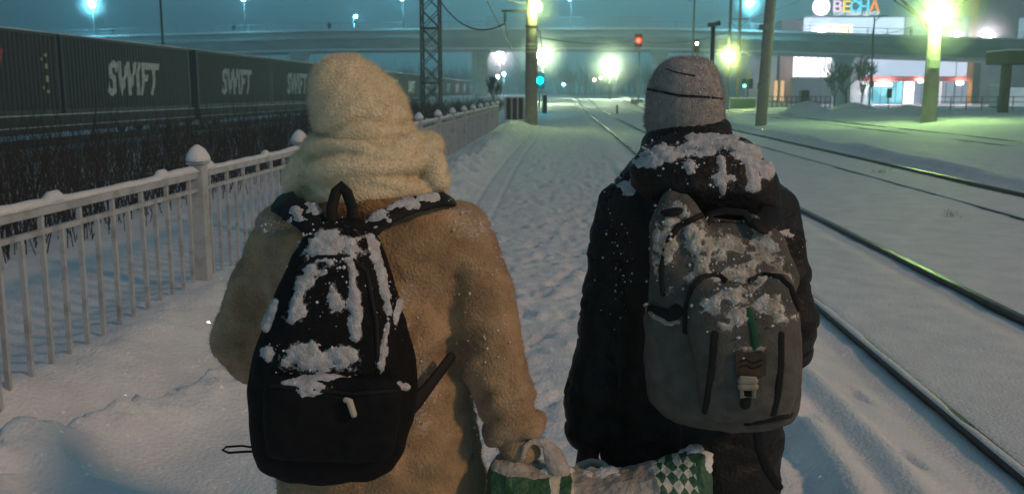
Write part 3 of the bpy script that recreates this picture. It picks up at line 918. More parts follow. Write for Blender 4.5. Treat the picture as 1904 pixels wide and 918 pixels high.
# bridge street lamps
for u, v, rr, lab in ((183, 11, 0.42, 'cyan street lamp with bright glare on the bridge above the near container'), (461, 2, 0.22, 'cyan street lamp on the bridge above the SWIFT containers'),
                  (752, 0, 0.22, 'cyan street lamp on the bridge between the cream hood and the lattice mast'), (1060, 0, 0.22, 'cyan street lamp on the bridge just after the green-lit concrete pole'),
                  (1389, 8, 0.42, 'cyan glaring street lamp on the bridge between the tall poles near the mall')):
    x = XW(u, BY + 0.1)
    lamp_post(u, BY + 0.1, v, M['lamp_cyan'], lab, 'street lamp', rr, 0.07, bz_(x), group='street lamps on the bridge', arm=2.2, mist=1.7 if rr > 0.4 else 0)
lamp_post(662, 240, 31, M['lamp_cyan'], 'tiny far lamp above the bridge railing over the cream hood', rl_=0.3, rp=0.1, head=False)

def rings_on(t, x, Y, r, zs, m='galv'):
    for z in zs:
        MB().tube([(x, Y, z), (x, Y, z + 0.09)], r, 16).build('band', M[m], t)

# big concrete pole by the path, with its lamp and catenary bracket
PY = 42.0; px = XW(989, PY)
tp = lamp_post(988, PY, 15, M['lamp_green'], 'thick concrete catenary pole with glaring yellow-green lamp, at the end of the fence', 'pole', 0.21, 0.25, name='catenary_pole', ulamp=999, ztop=8.5, arm=0.50, mist=0.75, head=False)
zc = W(989, 92, PY).z
rings_on(tp, px - 0.02, PY, 0.275, (zc, zc + 0.16, zc - 0.16), 'plate')
rings_on(tp, px - 0.02, PY, 0.262, (W(989, 52, PY).z,), 'darkmetal')
za = W(960, 21, PY).z
MB().box(XW(933, PY), px - 0.24, PY - 0.05, PY + 0.05, za - 0.04, za + 0.05).build('bracket_arm', M['darkmetal'], tp)
ib = MB(); xi = XW(939, PY)
for k in range(4): ib.tube([(xi, PY, za - 0.10 - k * 0.09), (xi, PY, za - 0.14 - k * 0.09)], [0.09, 0.05], 10)
ib.tube([(xi, PY, za), (xi, PY, za - 0.5)], 0.018, 6)
ib.build('insulator', M['darkmetal'], tp)
MB().tube([W(992, 48, PY + 0.1), W(1004, 60, PY + 0.05), W(1010, 110, PY + 0.05)], 0.02, 6).build('conduit', M['darkmetal'], tp)

# second, nearer lamp posts
lamp_post(1009, 108, 103, M['lamp_white'], 'large white glaring lamp low behind the thick concrete pole', rl_=0.62, rp=0.10, arm=0.8, mist=2.0)
t2 = lamp_post(1134, 132, 123, M['lamp_white'], 'round glaring lamp on twin thin poles below the bridge', rl_=0.68, rp=0.11, arm=0.8, mist=2.5)
x2 = XW(1146, 132); MB().tube([(x2, 132, gz(x2, 132) - 0.1), (x2, 132, W(1146, 110, 132).z)], 0.10, 10).build('pole', M['galv'], t2, smooth=True)
t3 = lamp_post(1353, 92, 105, M['lamp_green'], 'glaring yellow-green lamp halfway up a tall thin pole beside the grey beanie', rl_=0.50, rp=0.15, ztop=W(1353, -40, 92).z, arm=0.7, mist=1.8)
for v in (90, 125):
    MB().box(XW(1358, 92), XW(1371, 92), 91.4, 91.5, W(1360, v, 92).z, W(1360, v - 1.5, 92).z).build('bracket', M['plate'], t3)
# tall pole with cross arm next to it
t4 = thing('utility_pole', (XW(1371, 97), 97, gz(XW(1371, 97), 97) - 0.1), 'slim tall pole with thin cross arm, second pole after the grey beanie', 'pole')
x4 = XW(1371, 97); MB().tube([(x4, 97, gz(x4, 97) - 0.1), (x4, 97, W(1371, -40, 97).z)], [0.17, 0.12], 12).build('pole', M['concrete'], t4, smooth=True)
MB().box(XW(1355, 97), XW(1393, 97), 96.8, 96.86, W(1371, 36, 97).z - 0.04, W(1371, 36, 97).z + 0.04).build('cross_arm', M['darkmetal'], t4)
for u, dv in ((1356, 1), (1392, 1)):
    MB().tube([W(1371, 56, 96.8), W(u, 37, 96.83)], 0.025, 6).build('brace', M['darkmetal'], t4)
# thick concrete pole at the yard's right
x5 = XW(1417, 50.5); t5 = thing('utility_pole', (x5, 50.5, gz(x5, 50.5) - 0.1), 'thick plain leaning concrete pole on the snow ridge right of the grey beanie', 'pole')
MB().tube([(x5 + 0.0, 50.5, gz(x5, 50.5) - 0.2), (x5 + 0.30, 50.5, W(1424, -60, 50.5).z)], [0.30, 0.27], 18).build('pole', M['concrete'], t5, smooth=True)
for v in (56, 165):
    q = W(1419 + (165 - v) * 0.03, v, 50.5); MB().tube([q, q + Vector((0, 0, 0.28))], 0.308, 18).build('band', M['galv'], t5)
MB().tube([W(1416, 0, 50.4), W(1408, -3, 50.2), W(1404, -10, 50)], 0.05, 6).build('arm', M['darkmetal'], t5)
# thin dark pole behind the train
x6 = XW(308, 78); t6 = tag(MB().tube([(x6, 78, -0.9), (x6, 78, 12)], [0.11, 0.09], 10).build('utility_pole', M['darkmetal'], smooth=True), 'thin dark pole rising behind the container gap, left of the cream hood', 'pole')
for u, Y, v0, r, lab in ((1286, 118, -20, 0.16, 'faint thin catenary pole above the grey beanie'), (1618, 128, 30, 0.12, 'thin dark pole in front of the mall storefront')):
    x = XW(u, Y); tt = thing('utility_pole', (x, Y, gz(x, Y) - 0.1), lab, 'pole')
    MB().tube([(x, Y, gz(x, Y) - 0.1), (x, Y, W(u, v0, Y).z)], [r, r * 0.7], 10).build('pole', M['concrete'] if u < 1400 else M['darkmetal'], tt, smooth=True)
    if u > 1400:
        a = MB().tube([W(1622, 190, Y), W(1622, 62, Y), W(1627, 40, Y), W(1638, 30, Y)], 0.07, 8); a.build('arm', M['darkmetal'], tt, smooth=True)
    else:
        a = MB().tube([W(1286, 4, Y), W(1278, -2, Y)], 0.06, 6); a.build('arm', M['galv'], tt)

# floodlight / loudspeaker post near the beanie
YF = 62; xf_ = XW(1322, YF); t7 = thing('floodlight_post', (xf_, YF, gz(xf_, YF) - 0.1), 'dark post with a T-shaped unlit floodlight head rising behind the grey beanie', 'post')
MB().tube([(xf_, YF, gz(xf_, YF) - 0.1), (xf_, YF, W(1322, 50, YF).z)], 0.13, 10).build('pole', M['darkmetal'], t7, smooth=True)
hq = W(1325, 47, YF)
MB().box(hq.x - 0.32, hq.x + 0.22, YF - 0.3, YF + 0.2, hq.z - 0.10, hq.z + 0.13).build('floodlight', M['darkmetal'], t7, bevel=0.03)
MB().tube([hq + Vector((0.1, 0, 0.05)), hq + Vector((0.42, -0.2, 0.12))], [0.11, 0.16], 10).build('floodlight', M['darkmetal'], t7)

# tall green-lit mast at the right
YE = 52.0; xe = XW(1731, YE)
te = thing('lamp_mast', (xe, YE, gz(xe, YE) - 0.2), 'thick concrete mast with the brightest green-lit lamp, in the green-lit snow', 'lamp mast')
MB().tube([(xe - 0.03, YE, gz(xe, YE) - 0.2), (xe, YE, W(1731, 30, YE).z)], [0.40, 0.31], 18).build('mast', M['concrete'], te, smooth=True)
le = W(1734, 27, YE)
MB().ball((le.x, YE - 0.95, le.z), 0.52, 14, 9, (1.15, 0.8, 0.85)).build('lamp_globe', M['lamp_tall'], te, smooth=True)
lamp_halo((le.x, YE - 0.95, le.z), 1.7, 'green lamp mast')
MB().tube([(xe, YE - 0.1, le.z + 0.55), (le.x, YE - 0.75, le.z + 0.5)], 0.05, 8).build('arm', M['galv'], te)
ha = W(1775, 38, YE)
MB().tube([(xe + 0.3, YE - 0.1, ha.z + 0.02), (ha.x - 0.3, YE - 0.3, ha.z)], 0.04, 8).build('arm', M['galv'], te)
MB().ball((ha.x - 0.1, YE - 0.3, ha.z), 0.3, 12, 8, (1.3, 0.6, 0.33)).build('lamp_head', M['darkmetal'], te, smooth=True)
bq = W(1732, 119, YE); MB().box(bq.x - 0.28, bq.x + 0.26, YE - 0.52, YE - 0.37, bq.z - 0.25, bq.z + 0.25).build('sign_plate', M['plate'], te, bevel=0.02)
rings_on(te, xe, YE, 0.375, (W(1731, 165, YE).z, W(1731, 170, YE).z), 'galv')

# red signal
YS = 110; xs_ = XW(1187, YS); ts = thing('railway_signal', (xs_, YS, gz(xs_, YS)), 'tall railway signal mast showing a red light below the bridge', 'signal')
MB().tube([(xs_, YS, gz(xs_, YS) - 0.1), (xs_, YS, W(1187, 64, YS).z)], 0.09, 10).build('mast', M['galv'], ts, smooth=True)
q = W(1187, 76, YS)
MB().box(q.x - 0.42, q.x + 0.42, YS - 0.32, YS - 0.12, q.z - 0.75, q.z + 0.75).build('signal_head', M['darkmetal'], ts, bevel=0.1)
b = MB(); b.tube([(q.x, YS - 0.325, q.z), (q.x, YS - 0.40, q.z)], [0.26, 0.22], 16); b.build('lens', M['sig_red'], ts)
lamp_halo((q.x, YS - 0.6, q.z), 0.9, 'red signal')
for v in (92, 128): 
    z = W(1187, v, YS).z; MB().box(q.x - 0.35, q.x + 0.25, YS - 0.3, YS + 0.1, z - 0.12, z + 0.12).build('bracket', M['plate'], ts)
MB().box(q.x - 0.7, q.x + 0.6, YS - 0.5, YS + 0.4, gz(xs_, YS) - 0.1, gz(xs_, YS) + 0.45).build('base', M['concrete'], ts)
# teal signal
YT = 74; xt = XW(1004, YT); tt = thing('railway_signal', (xt, YT, gz(xt, YT)), 'low railway signal with a teal glare beside the thick concrete pole', 'signal')
MB().tube([(xt - 0.05, YT, gz(xt, YT) - 0.1), (xt - 0.05, YT, W(1004, 140, YT).z)], 0.06, 10).build('mast', M['plate'], tt)
MB().tube([(xt + 0.22, YT, gz(xt, YT) - 0.1), (xt + 0.22, YT, W(1004, 160, YT).z)], 0.04, 8).build('ladder_rail', M['plate'], tt)
q = W(1004, 150, YT); MB().box(q.x - 0.36, q.x + 0.36, YT - 0.25, YT - 0.08, q.z - 0.6, q.z + 0.6).build('signal_head', M['darkmetal'], tt, bevel=0.1)
MB().tube([(q.x, YT - 0.255, q.z), (q.x, YT - 0.34, q.z)], [0.24, 0.2], 16).build('lens', M['sig_teal'], tt)
lamp_halo((q.x, YT - 0.5, q.z), 0.85, 'teal signal')
q = W(1012, 187, YT); MB().box(q.x - 0.2, q.x + 0.2, YT + 0.2, YT + 0.6, gz(q.x, YT), q.z + 0.4).build('relay_box', M['darkmetal'], tt)
# small signal behind the beanie
YQ = 104; xq = XW(1294, YQ); tq = thing('railway_signal', (xq, YQ, gz(xq, YQ)), 'small dark signal with a dim reddish lens just above the grey beanie', 'signal')
MB().tube([(xq, YQ, gz(xq, YQ) - 0.1), (xq, YQ, W(1294, 72, YQ).z)], 0.07, 8).build('mast', M['galv'], tq)
q = W(1295, 86, YQ); MB().box(q.x - 0.3, q.x + 0.3, YQ - 0.28, YQ - 0.1, q.z - 0.7, q.z + 0.6).build('signal_head', M['darkmetal'], tq, bevel=0.08)
MB().tube([(q.x, YQ - 0.285, q.z + 0.25), (q.x, YQ - 0.34, q.z + 0.25)], 0.13, 12).build('lens', M['lamp_warm'], tq)
# traffic light by the mall side
YG = 100; xg = XW(1390, YG); tg = thing('traffic_light', (xg, YG, gz(xg, YG)), 'short traffic light with a green lens beside the green-lit cabinet', 'traffic light')
MB().tube([(xg, YG, gz(xg, YG) - 0.1), (xg, YG, W(1390, 140, YG).z)], 0.07, 8).build('mast', M['darkmetal'], tg)
for u in (1383, 1395):
    q = W(u, 156, YG); MB().box(q.x - 0.24, q.x + 0.24, YG - 0.3, YG - 0.08, q.z - 0.5, q.z + 0.5).build('signal_head', M['darkmetal'], tg, bevel=0.06)
q = W(1383, 160, YG); MB().tube([(q.x, YG - 0.305, q.z), (q.x, YG - 0.36, q.z)], 0.15, 12).build('lens', M['sig_green'], tg)
q = W(1393, 130, YG); MB().ball((q.x, YG, q.z - 0.6), 0.4, 10, 8, (0.9, 0.5, 1.2)).build('sign_plate', M['plate'], tg, smooth=True)
# cabinet
YC = 96; a, b_ = W(1362, 186, YC), W(1405, 186, YC)
tc_ = thing('equipment_cabinet', ((a.x + b_.x) / 2, YC, gz(a.x, YC)), 'low green-lit equipment cabinet with snowy flat lid at the pole foot', 'cabinet')
MB().box(a.x, b_.x, YC, YC + 1.2, gz(a.x, YC) - 0.2, a.z + 0.1).build('body', M['cabinet'], tc_, bevel=0.03)
MB().box(a.x - 0.1, b_.x + 0.1, YC - 0.1, YC + 1.3, a.z + 0.103, a.z + 0.25).build('snow_lid', M['snow'], tc_, bevel=0.05)
# small post between the rails
YP = 78; xp = XW(1148, YP); tag(MB().tube([(xp, YP, gz(xp, YP) - 0.1), (xp, YP, W(1148, 196, YP).z), (xp, YP, W(1148, 195, YP).z)], [0.09, 0.09, 0.05], 10).build('marker_post', M['darkmetal']), 'short dark marker post standing alone in the snow between the tracks', 'post')
# far little lamps
for u, v, Y, mt, r, lab in ((926, 143, 200, 'lamp_warm', 0.34, 'small warm far lamp under the bridge left of the thick concrete pole'), (937, 138, 205, 'lamp_cyan', 0.28, 'small cyan far lamp under the bridge beside a warm one'),
                       (1105, 149, 230, 'lamp_warm', 0.28, 'lower of two dim warm lamps far down the track'), (1117, 145, 235, 'lamp_warm', 0.26, 'upper of two dim warm lamps far down the track'),
                       (1048, 157, 240, 'lamp_cyan', 0.2, 'tiny pale lamp at the vanishing point of the track'),
                       (930, 104, 172, 'lamp_pink', 0.7, 'broad pinkish lamp just below the bridge deck beside the pier')):
    lamp_post(u, Y, v, M[mt], lab, rl_=r, rp=0.08, arm=0.5, mist=3.0 if r > 0.5 else 0)
for u, v, r, lab in ((1775, 73, 0.62, 'smaller white glaring wall lamp above the bridge right of the green mast'), (1833, 68, 0.78, 'bigger white glaring lamp above the bridge by the orange pillar'), (1524, 66, 0.8, 'white glaring lamp below the lit mall board')):
    lamp_post(u, 176, v, M['lamp_pink'], lab, rl_=r, rp=0.08, arm=0.6, mist=3.2)

# lattice mast
YL = 54.0; xl0, xl1 = XW(784, YL), XW(817, YL); wl_ = xl1 - xl0
tl = thing('lattice_mast', ((xl0 + xl1) / 2, YL, -0.7), 'dark square steel lattice mast with crossed bracing beside the cream hood', 'mast')
for dx in (0, wl_):
    for dy in (0, wl_):
        MB().box(xl0 + dx - 0.05, xl0 + dx + 0.05, YL + dy - 0.05, YL + dy + 0.05, -1.2, 12).build('leg', M['lattice'], tl)
br = MB(); z = -0.9; st = 1.02
while z < 11.5:
    for a, b_ in (((0, 0), (1, 0)), ((0, 1), (1, 1)), ((0, 0), (0, 1)), ((1, 0), (1, 1))):
        A = Vector((xl0 + a[0] * wl_, YL + a[1] * wl_, z)); B = Vector((xl0 + b_[0] * wl_, YL + b_[1] * wl_, z + st))
        br.tube([A, B], 0.028, 5); br.tube([Vector((A.x, A.y, B.z)), Vector((B.x, B.y, A.z))], 0.028, 5)
    z += st
for zz in np.arange(-0.9 + 3 * st, 11, 3 * st):
    for a, b_ in (((0, 0), (1, 0)), ((0, 1), (1, 1)), ((0, 0), (0, 1)), ((1, 0), (1, 1))):
        br.tube([(xl0 + a[0] * wl_, YL + a[1] * wl_, zz), (xl0 + b_[0] * wl_, YL + b_[1] * wl_, zz)], 0.045, 5)
br.build('bracing', M['lattice'], tl)

# overhead wires
def wire(p, q, sag, r, label, n=18):
    pts = [p.lerp(q, k / n) + Vector((0, 0, -sag * 4 * (k / n) * (1 - k / n))) for k in range(n + 1)]
    o = MB().tube(pts, r, 5).build('overhead_wire', M['darkmetal']); return tag(o, label, 'wire')
wire(W(812, -8, 54), W(939, 44, 42), 0.9, 0.035, 'thick black cable sagging from the lattice mast to the pole bracket')
wire(W(900, -10, 30), W(972, 130, 130), 0.1, 0.02, 'thin contact wire running straight down the yard from above')
wire(W(938, 40, 42), W(956, 100, 120), 0.3, 0.025, 'thin wire leaving the insulator under the pole bracket')
wire(W(926, -5, 40), W(986, 8, 42), 0.05, 0.015, 'short wire brace at the very top of the thick concrete pole')
wire(W(1371, 36, 97), W(1500, -5, 70), 0.3, 0.02, 'thin wire from the cross arm rising past the mall sign')
wire(W(1622, 66, 128), W(1724, 40, 52), 0.2, 0.025, 'thin wire slanting up to the green lamp mast')
wire(W(992, 68, 42), W(1187, 70, 110), 0.5, 0.02, 'thin snowy wire strung from the thick pole towards the red signal')
wire(W(1187, 76, 110), W(1353, 60, 92), 0.6, 0.03, 'thin wire between the red signal and the tall lamp pole')

# people far off on the bridge
def tiny_person(u, Y, zb, label, turn):
    x = XW(u, Y); mb = MB(); h = 1.72
    for s in (-1, 1):
        mb.tube([(x + s * 0.09, Y - s * turn * 0.18, zb + 0.04), (x + s * 0.09, Y - s * turn * 0.02, zb + 0.45), (x + s * 0.08, Y, zb + 0.85)], [0.06, 0.075, 0.10], 8, True)
        mb.tube([(x + s * 0.22, Y, zb + 1.38), (x + s * 0.27, Y + s * turn * 0.08, zb + 1.1), (x + s * 0.26, Y + s * turn * 0.15, zb + 0.85)], [0.07, 0.065, 0.05], 8, True)
    mb.tube([(x, Y, zb + 0.75), (x, Y, zb + 1.1), (x, Y, zb + 1.36), (x, Y, zb + 1.5)], [0.2, 0.2, 0.22, 0.08], 10, True)
    mb.ball((x, Y, zb + 1.64), 0.11, 10, 8, (0.9, 1, 1.15))
    t = thing('person', (x, Y, zb), label, 'person')
    Dense(mb, 0.035, 3).build('body', M['trouser'], t)
for u, lab in ((440, 'distant person walking on the bridge above the SWIFT containers'), (616, 'distant person on the bridge straight above the cream hood'), (216, 'distant person on the bridge beside the glaring cyan lamp'), (1686, 'distant person on the bridge left of the green lamp mast')):
    x = XW(u, BY + 1.5); tiny_person(u, BY + 1.5, bz_(x) + 0.01, lab, 1)

# ------------------------------------------------------------------ the mall and what stands before it
MY = 195.0
def mb_px(u0, u1, v0, v1, Y0, Y1):
    a, b = W(u0, v1, Y0), W(u1, v0, Y0)
    return MB().box(a.x, b.x, Y0, Y1, a.z, b.z)
mall = thing('shopping_centre', (XW(1640, MY), MY, 0), 'pale shopping centre with lit storefront and orange pillar behind the bridge', 'building')
mb_px(1492, 1804, 30, 205, MY, MY + 30).build('wall', M['wall'], mall)
mb_px(1446, 1491.6, 38, 205, MY + 3, MY + 28).build('side_wing', M['pinkwall'], mall)
mb_px(1384, 1445.5, 104, 205, MY + 2, MY + 28).build('low_wing', M['wall'], mall)
mb_px(1804.4, 1818, -45, 205, MY - 1.0, MY + 20).build('orange_pillar', M['orange'], mall)
mb_px(1818.4, 1990, -45, 205, MY + 0.5, MY + 30).build('tower', M['bluewall'], mall)
mb_px(1494, 1682, 33, 76, MY - 0.5, MY - 0.05).build('lit_board', window_mat('lit_board', (0.66, 0.84, 1.0), 2.3, (0.42, 0.66, 0.85), 0.05), mall)
mb_px(1684, 1800, 33, 76, MY - 0.4, MY - 0.05).build('lit_panel', window_mat('lit_panel', (0.50, 0.68, 0.72), 1.2, (0.34, 0.50, 0.56), 0.08), mall)
mb_px(1892, 1960, 34, 84, MY + 0.2, MY + 0.45).build('window', window_mat('tower_window', (0.5, 0.8, 0.95), 0.8, (0.3, 0.6, 0.8), 0.2), mall)
mb_px(1475, 1508, 106, 143, MY - 0.5, MY - 0.05).build('window', window_mat('bright_hall', (1.0, 0.95, 1.0), 4.5, (0.85, 0.92, 1.0), 0.2), mall)
mb_px(1509.5, 1546, 106, 143, MY - 0.5, MY - 0.05).build('window', window_mat('bright_hall_b', (1.0, 0.95, 1.0), 4.5, (0.85, 0.92, 1.0), 0.2), mall)
mb_px(1474, 1548, 145, 205, MY - 3, MY - 0.06).build('porch', M['bluewall'], mall)
mb_px(1612, 1800, 104, 142, MY - 0.5, MY - 0.05).build('fascia', window_mat('fascia_lit', (0.72, 0.80, 1.0), 1.9, (0.50, 0.62, 0.82), 0.06), mall)
mb_px(1606, 1806, 142.5, 151, MY - 2.5, MY - 0.06).build('red_canopy', M['red'], mall)
mb_px(1616, 1678, 152, 193, MY - 0.5, MY - 0.05).build('storefront', window_mat('shop_cyan', (0.35, 0.9, 1.0), 2.4, (0.10, 0.42, 0.55), 0.45), mall)
mb_px(1679.5, 1700, 152, 193, MY - 0.5, MY - 0.05).build('storefront', window_mat('shop_white', (1.0, 0.95, 1.0), 4.5, (0.8, 0.8, 0.9), 0.3), mall)
mb_px(1701.5, 1745, 152, 193, MY - 0.5, MY - 0.05).build('storefront', window_mat('shop_grey', (0.42, 0.50, 0.66), 1.3, (0.28, 0.34, 0.46), 0.3), mall)
mb_px(1746.5, 1752, 152, 193, MY - 0.5, MY - 0.05).build('storefront', window_mat('shop_door', (1.0, 0.95, 0.95), 2.0, (0.8, 0.8, 0.9), 0.3), mall)
mb_px(1753.5, 1803, 152, 193, MY - 0.5, MY - 0.05).build('storefront', window_mat('shop_dim', (0.40, 0.48, 0.62), 1.3, (0.24, 0.30, 0.42), 0.35), mall)
for u, v, w_ in ((1643, 157, 30), (1712, 151.5, 8), (1785, 155, 10)):
    mb_px(u - w_ / 2, u + w_ / 2, v - 2, v + 2, MY - 3.0, MY - 2.7).build('strip_light', emit('strip_light', (1, 0.95, 0.97), 220), mall)
for u in (1445, 1457): 
    mb_px(u - 1.5, u + 1.5, 150, 190, MY - 0.6, MY + 1.9).build('lit_column', emit('lit_column', (1.0, 0.62, 0.28), 1.6), mall)
fr = MB()
for u in list(range(1622, 1680, 14)) + [1690] + list(range(1712, 1803, 15)):
    a = W(u, 193, MY - 0.62); b2 = W(u, 152, MY - 0.62); fr.box(a.x - 0.06, a.x + 0.06, MY - 0.66, MY - 0.56, a.z, b2.z)
fr.build('window_frame', M['darkmetal'], mall)
fr = MB()
for u in (1484, 1496, 1519, 1533):
    a = W(u, 143, MY - 0.62); b2 = W(u, 106, MY - 0.62); fr.box(a.x - 0.07, a.x + 0.07, MY - 0.66, MY - 0.56, a.z, b2.z)
fr.build('window_frame', M['darkmetal'], mall)
# sign
sg = thing('mall_sign', (XW(1580, MY), MY - 1.2, W(1580, 30, MY).z), 'rooftop letters ВЕСНА in five colours with a glowing ball, above the lit board', 'sign')
q = W(1527, 13, MY - 1.2); MB().ball(q, 1.75, 18, 12, (1, 0.35, 1)).build('ball', emit('sign_ball', (1.0, 0.90, 0.93), 4.0), sg, smooth=True)
for ch, u, c in (('В', 1557, (1.0, 0.72, 0.95)), ('Е', 1574, (1.0, 0.75, 0.15)), ('С', 1590, (0.15, 0.75, 1.0)), ('Н', 1607, (0.15, 0.72, 1.0)), ('А', 1626, (1.0, 0.32, 0.05))):
    me = text_mesh(ch, 2.9, 0, 0.06, 0.12)
    q = W(u, 14, MY - 1.2); mb = MB()
    mb.v = [(v.co.x * 1.05 + q.x, MY - 1.2 - v.co.z, v.co.y + q.z) for v in me.vertices]; mb.f = [tuple(p.vertices) for p in me.polygons]
    mb.build('letter', emit('sign_letter', c, 2.2), sg)
me = text_mesh('ТОРГОВЫЙ ЦЕНТР', 1.05, 0, 0.02, 0.06)
q = W(1592, 26.2, MY - 1.2); mb = MB()
xw = [v.co.x for v in me.vertices]; kx = (XW(1634, MY) - XW(1549, MY)) / (max(xw) - min(xw))
mb.v = [(v.co.x * kx + q.x, MY - 1.2 - v.co.z, v.co.y * 1.0 + q.z) for v in me.vertices]; mb.f = [tuple(p.vertices) for p in me.polygons]
mb.build('subtitle', emit('sign_subtitle', (0.75, 0.95, 1.0), 2.4), sg)
MB().box(XW(1510, MY), XW(1640, MY), MY - 0.95, MY - 0.80, W(1500, 30, MY).z - 0.3, W(1500, 30, MY).z).build('sign_rail', M['darkmetal'], sg)
# warm blurred board below the letters
mb_px(1524, 1586, 46, 62, MY - 0.75, MY - 0.55).build('warm_sign', window_mat('warm_sign', (1.0, 0.80, 0.42), 4.0, (1.0, 0.9, 0.8), 0.9), mall)

# kiosk
kq = W(1874, 190, 150); kx0, kx1 = XW(1849, 150), XW(1906, 150)
tk = thing('kiosk', ((kx0 + kx1) / 2, 150, gz(kx0, 150)), 'white kiosk with pale door behind the shelter column', 'kiosk')
MB().box(kx0, kx1, 148, 151.5, gz(kx0, 150) - 0.2, W(1874, 160, 150).z).build('body', M['plate'], tk, bevel=0.05)
MB().box(kx0 - 0.2, kx1 + 0.2, 147.8, 151.7, W(1874, 160, 150).z + 0.003, W(1874, 157, 150).z).build('roof', M['snow'], tk)
MB().box(kx0 + 0.8, kx0 + 4.2, 147.9, 147.98, gz(kx0, 150) + 0.2, W(1874, 163, 150).z).build('window', window_mat('kiosk_window', (0.62, 0.78, 0.85), 0.8, (0.45, 0.62, 0.72), 0.8), tk)
# platform shelter at the right edge
YH = 70; hx = XW(1868, YH)
th_ = thing('platform_shelter', (hx + 3, YH, gz(hx, YH)), 'dark flat-roofed shelter on a single column at the right', 'shelter')
MB().box(XW(1851, YH), XW(2010, YH), YH - 1.5, YH + 2, W(1868, 120, YH).z, W(1868, 96, YH).z).build('roof', M['roof'], th_, bevel=0.03)
MB().box(XW(1850, YH), XW(2012, YH), YH - 1.55, YH + 2.05, W(1868, 96, YH).z + 0.003, W(1868, 93, YH).z).build('roof_snow', M['snow'], th_, bevel=0.04)
for u in (1868, 1990): MB().box(XW(u - 7, YH), XW(u + 7, YH), YH - 0.28, YH + 0.28, gz(hx, YH) - 0.3, W(1868, 120, YH).z - 0.003).build('column', M['roof'], th_, bevel=0.02)
# yard railing in front of the mall
YR = 92
tr_ = thing('fence', (XW(1650, YR), YR, gz(30, YR)), 'thin dark rail fence along the far edge of the yard before the mall', 'fence')
zr0 = gz(32, YR)
for u0, u1 in ((1428, 1545), (1741, 1935)):
    for h in (0.25, 0.72, 1.2): MB().box(XW(u0, YR), XW(u1, YR), YR - 0.025, YR + 0.025, zr0 + h, zr0 + h + 0.06).build('rail', M['darkmetal'], tr_)
    for u in np.arange(u0, u1 + 1, 9.0 if u0 < 1500 else 29.0): MB().box(XW(u, YR) - 0.035, XW(u, YR) + 0.035, YR + 0.026, YR + 0.09, zr0 - 0.2, zr0 + 1.3).build('post', M['darkmetal'], tr_)
# dark box sign on a post
YB = 120; q = W(1653, 175, YB); tb = thing('notice_board', (q.x, YB, gz(q.x, YB)), 'small dark notice box on a thin post before the cyan storefront', 'sign')
MB().tube([(q.x, YB, gz(q.x, YB) - 0.1), (q.x, YB, q.z)], 0.05, 8).build('post', M['darkmetal'], tb)
MB().box(q.x - 0.33, q.x + 0.33, YB - 0.2, YB - 0.055, q.z - 0.5, q.z + 0.65).build('box', M['darkmetal'], tb, bevel=0.08)
# waste box
q0, q1 = W(1489, 205, 110), W(1506, 168, 110); tag(MB().box(q0.x, q1.x, 110, 111.2, gz(q0.x, 110) - 0.1, q1.z).build('waste_container', M['darkmetal'], bevel=0.08), 'dark waste container by the porch of the mall', 'waste container')
# snow heaps on the yard
def heap(u, v, Y, w, h, label, seed, d=1.6):
    c = W(u, v, Y); mb = MB(); n = 40; rs = []; m = 12; z0 = gz(c.x, Y) - 0.15
    for j in range(m + 1):
        t = j / m; r = (1 - t) ** 0.75
        ring = []
        for k in range(n):
            a = 2 * math.pi * k / n
            p = np.array([[math.cos(a) * 1.6 + seed, math.sin(a) * 1.6, t * 2.0], [math.cos(a) * 5 + seed, math.sin(a) * 5, t * 6.0]])
            s = 1 + 0.22 * vnoise(p)[0] + 0.07 * vnoise(p)[1]
            ring.append(Vector((c.x + w * r * s * math.cos(a), Y + d * r * s * math.sin(a), z0 + (h + 0.15) * t ** 0.9 * (0.9 + 0.1 * s))))
        rs.append(ring)
    mb.rings(rs); return tag(mb.build('snow_heap', M['snow'], smooth=True), label, 'snow heap')
heap(1500, 205, 76, 2.2, 0.85, 'pointed snow heap between the thick leaning pole and the mall porch', 3)
heap(1585, 205, 84, 2.6, 0.7, 'low snow heap at the foot of the tree before the bridge pier', 8)
heap(1690, 205, 72, 1.9, 0.55, 'broad low snow heap just left of the green lamp mast', 12)
heap(1437, 196, 100, 2.4, 0.6, 'small snow heap under the rail fence right of the green cabinet', 15)
# snow clods under the pickets
for k, (y, r, lab) in enumerate(((6.62, 0.085, 'biggest snow clod caught under the pickets near the big fence post'), (6.12, 0.06, 'middle snow clod on the fence bottom rail'), (5.65, 0.045, 'smallest snow clod lodged between the fence pickets'))):
    mb = MB(); mb.ball((FX + 0.03, y, 0.19), r, 14, 10, (0.8, 1.2, 0.9))
    D = Dense(mb, 0.008, 2); D.push(D.noise(16, 0.014, 3, k)); o = D.build('snow_clod', M['snow']); tag(o, lab, 'snow clod')

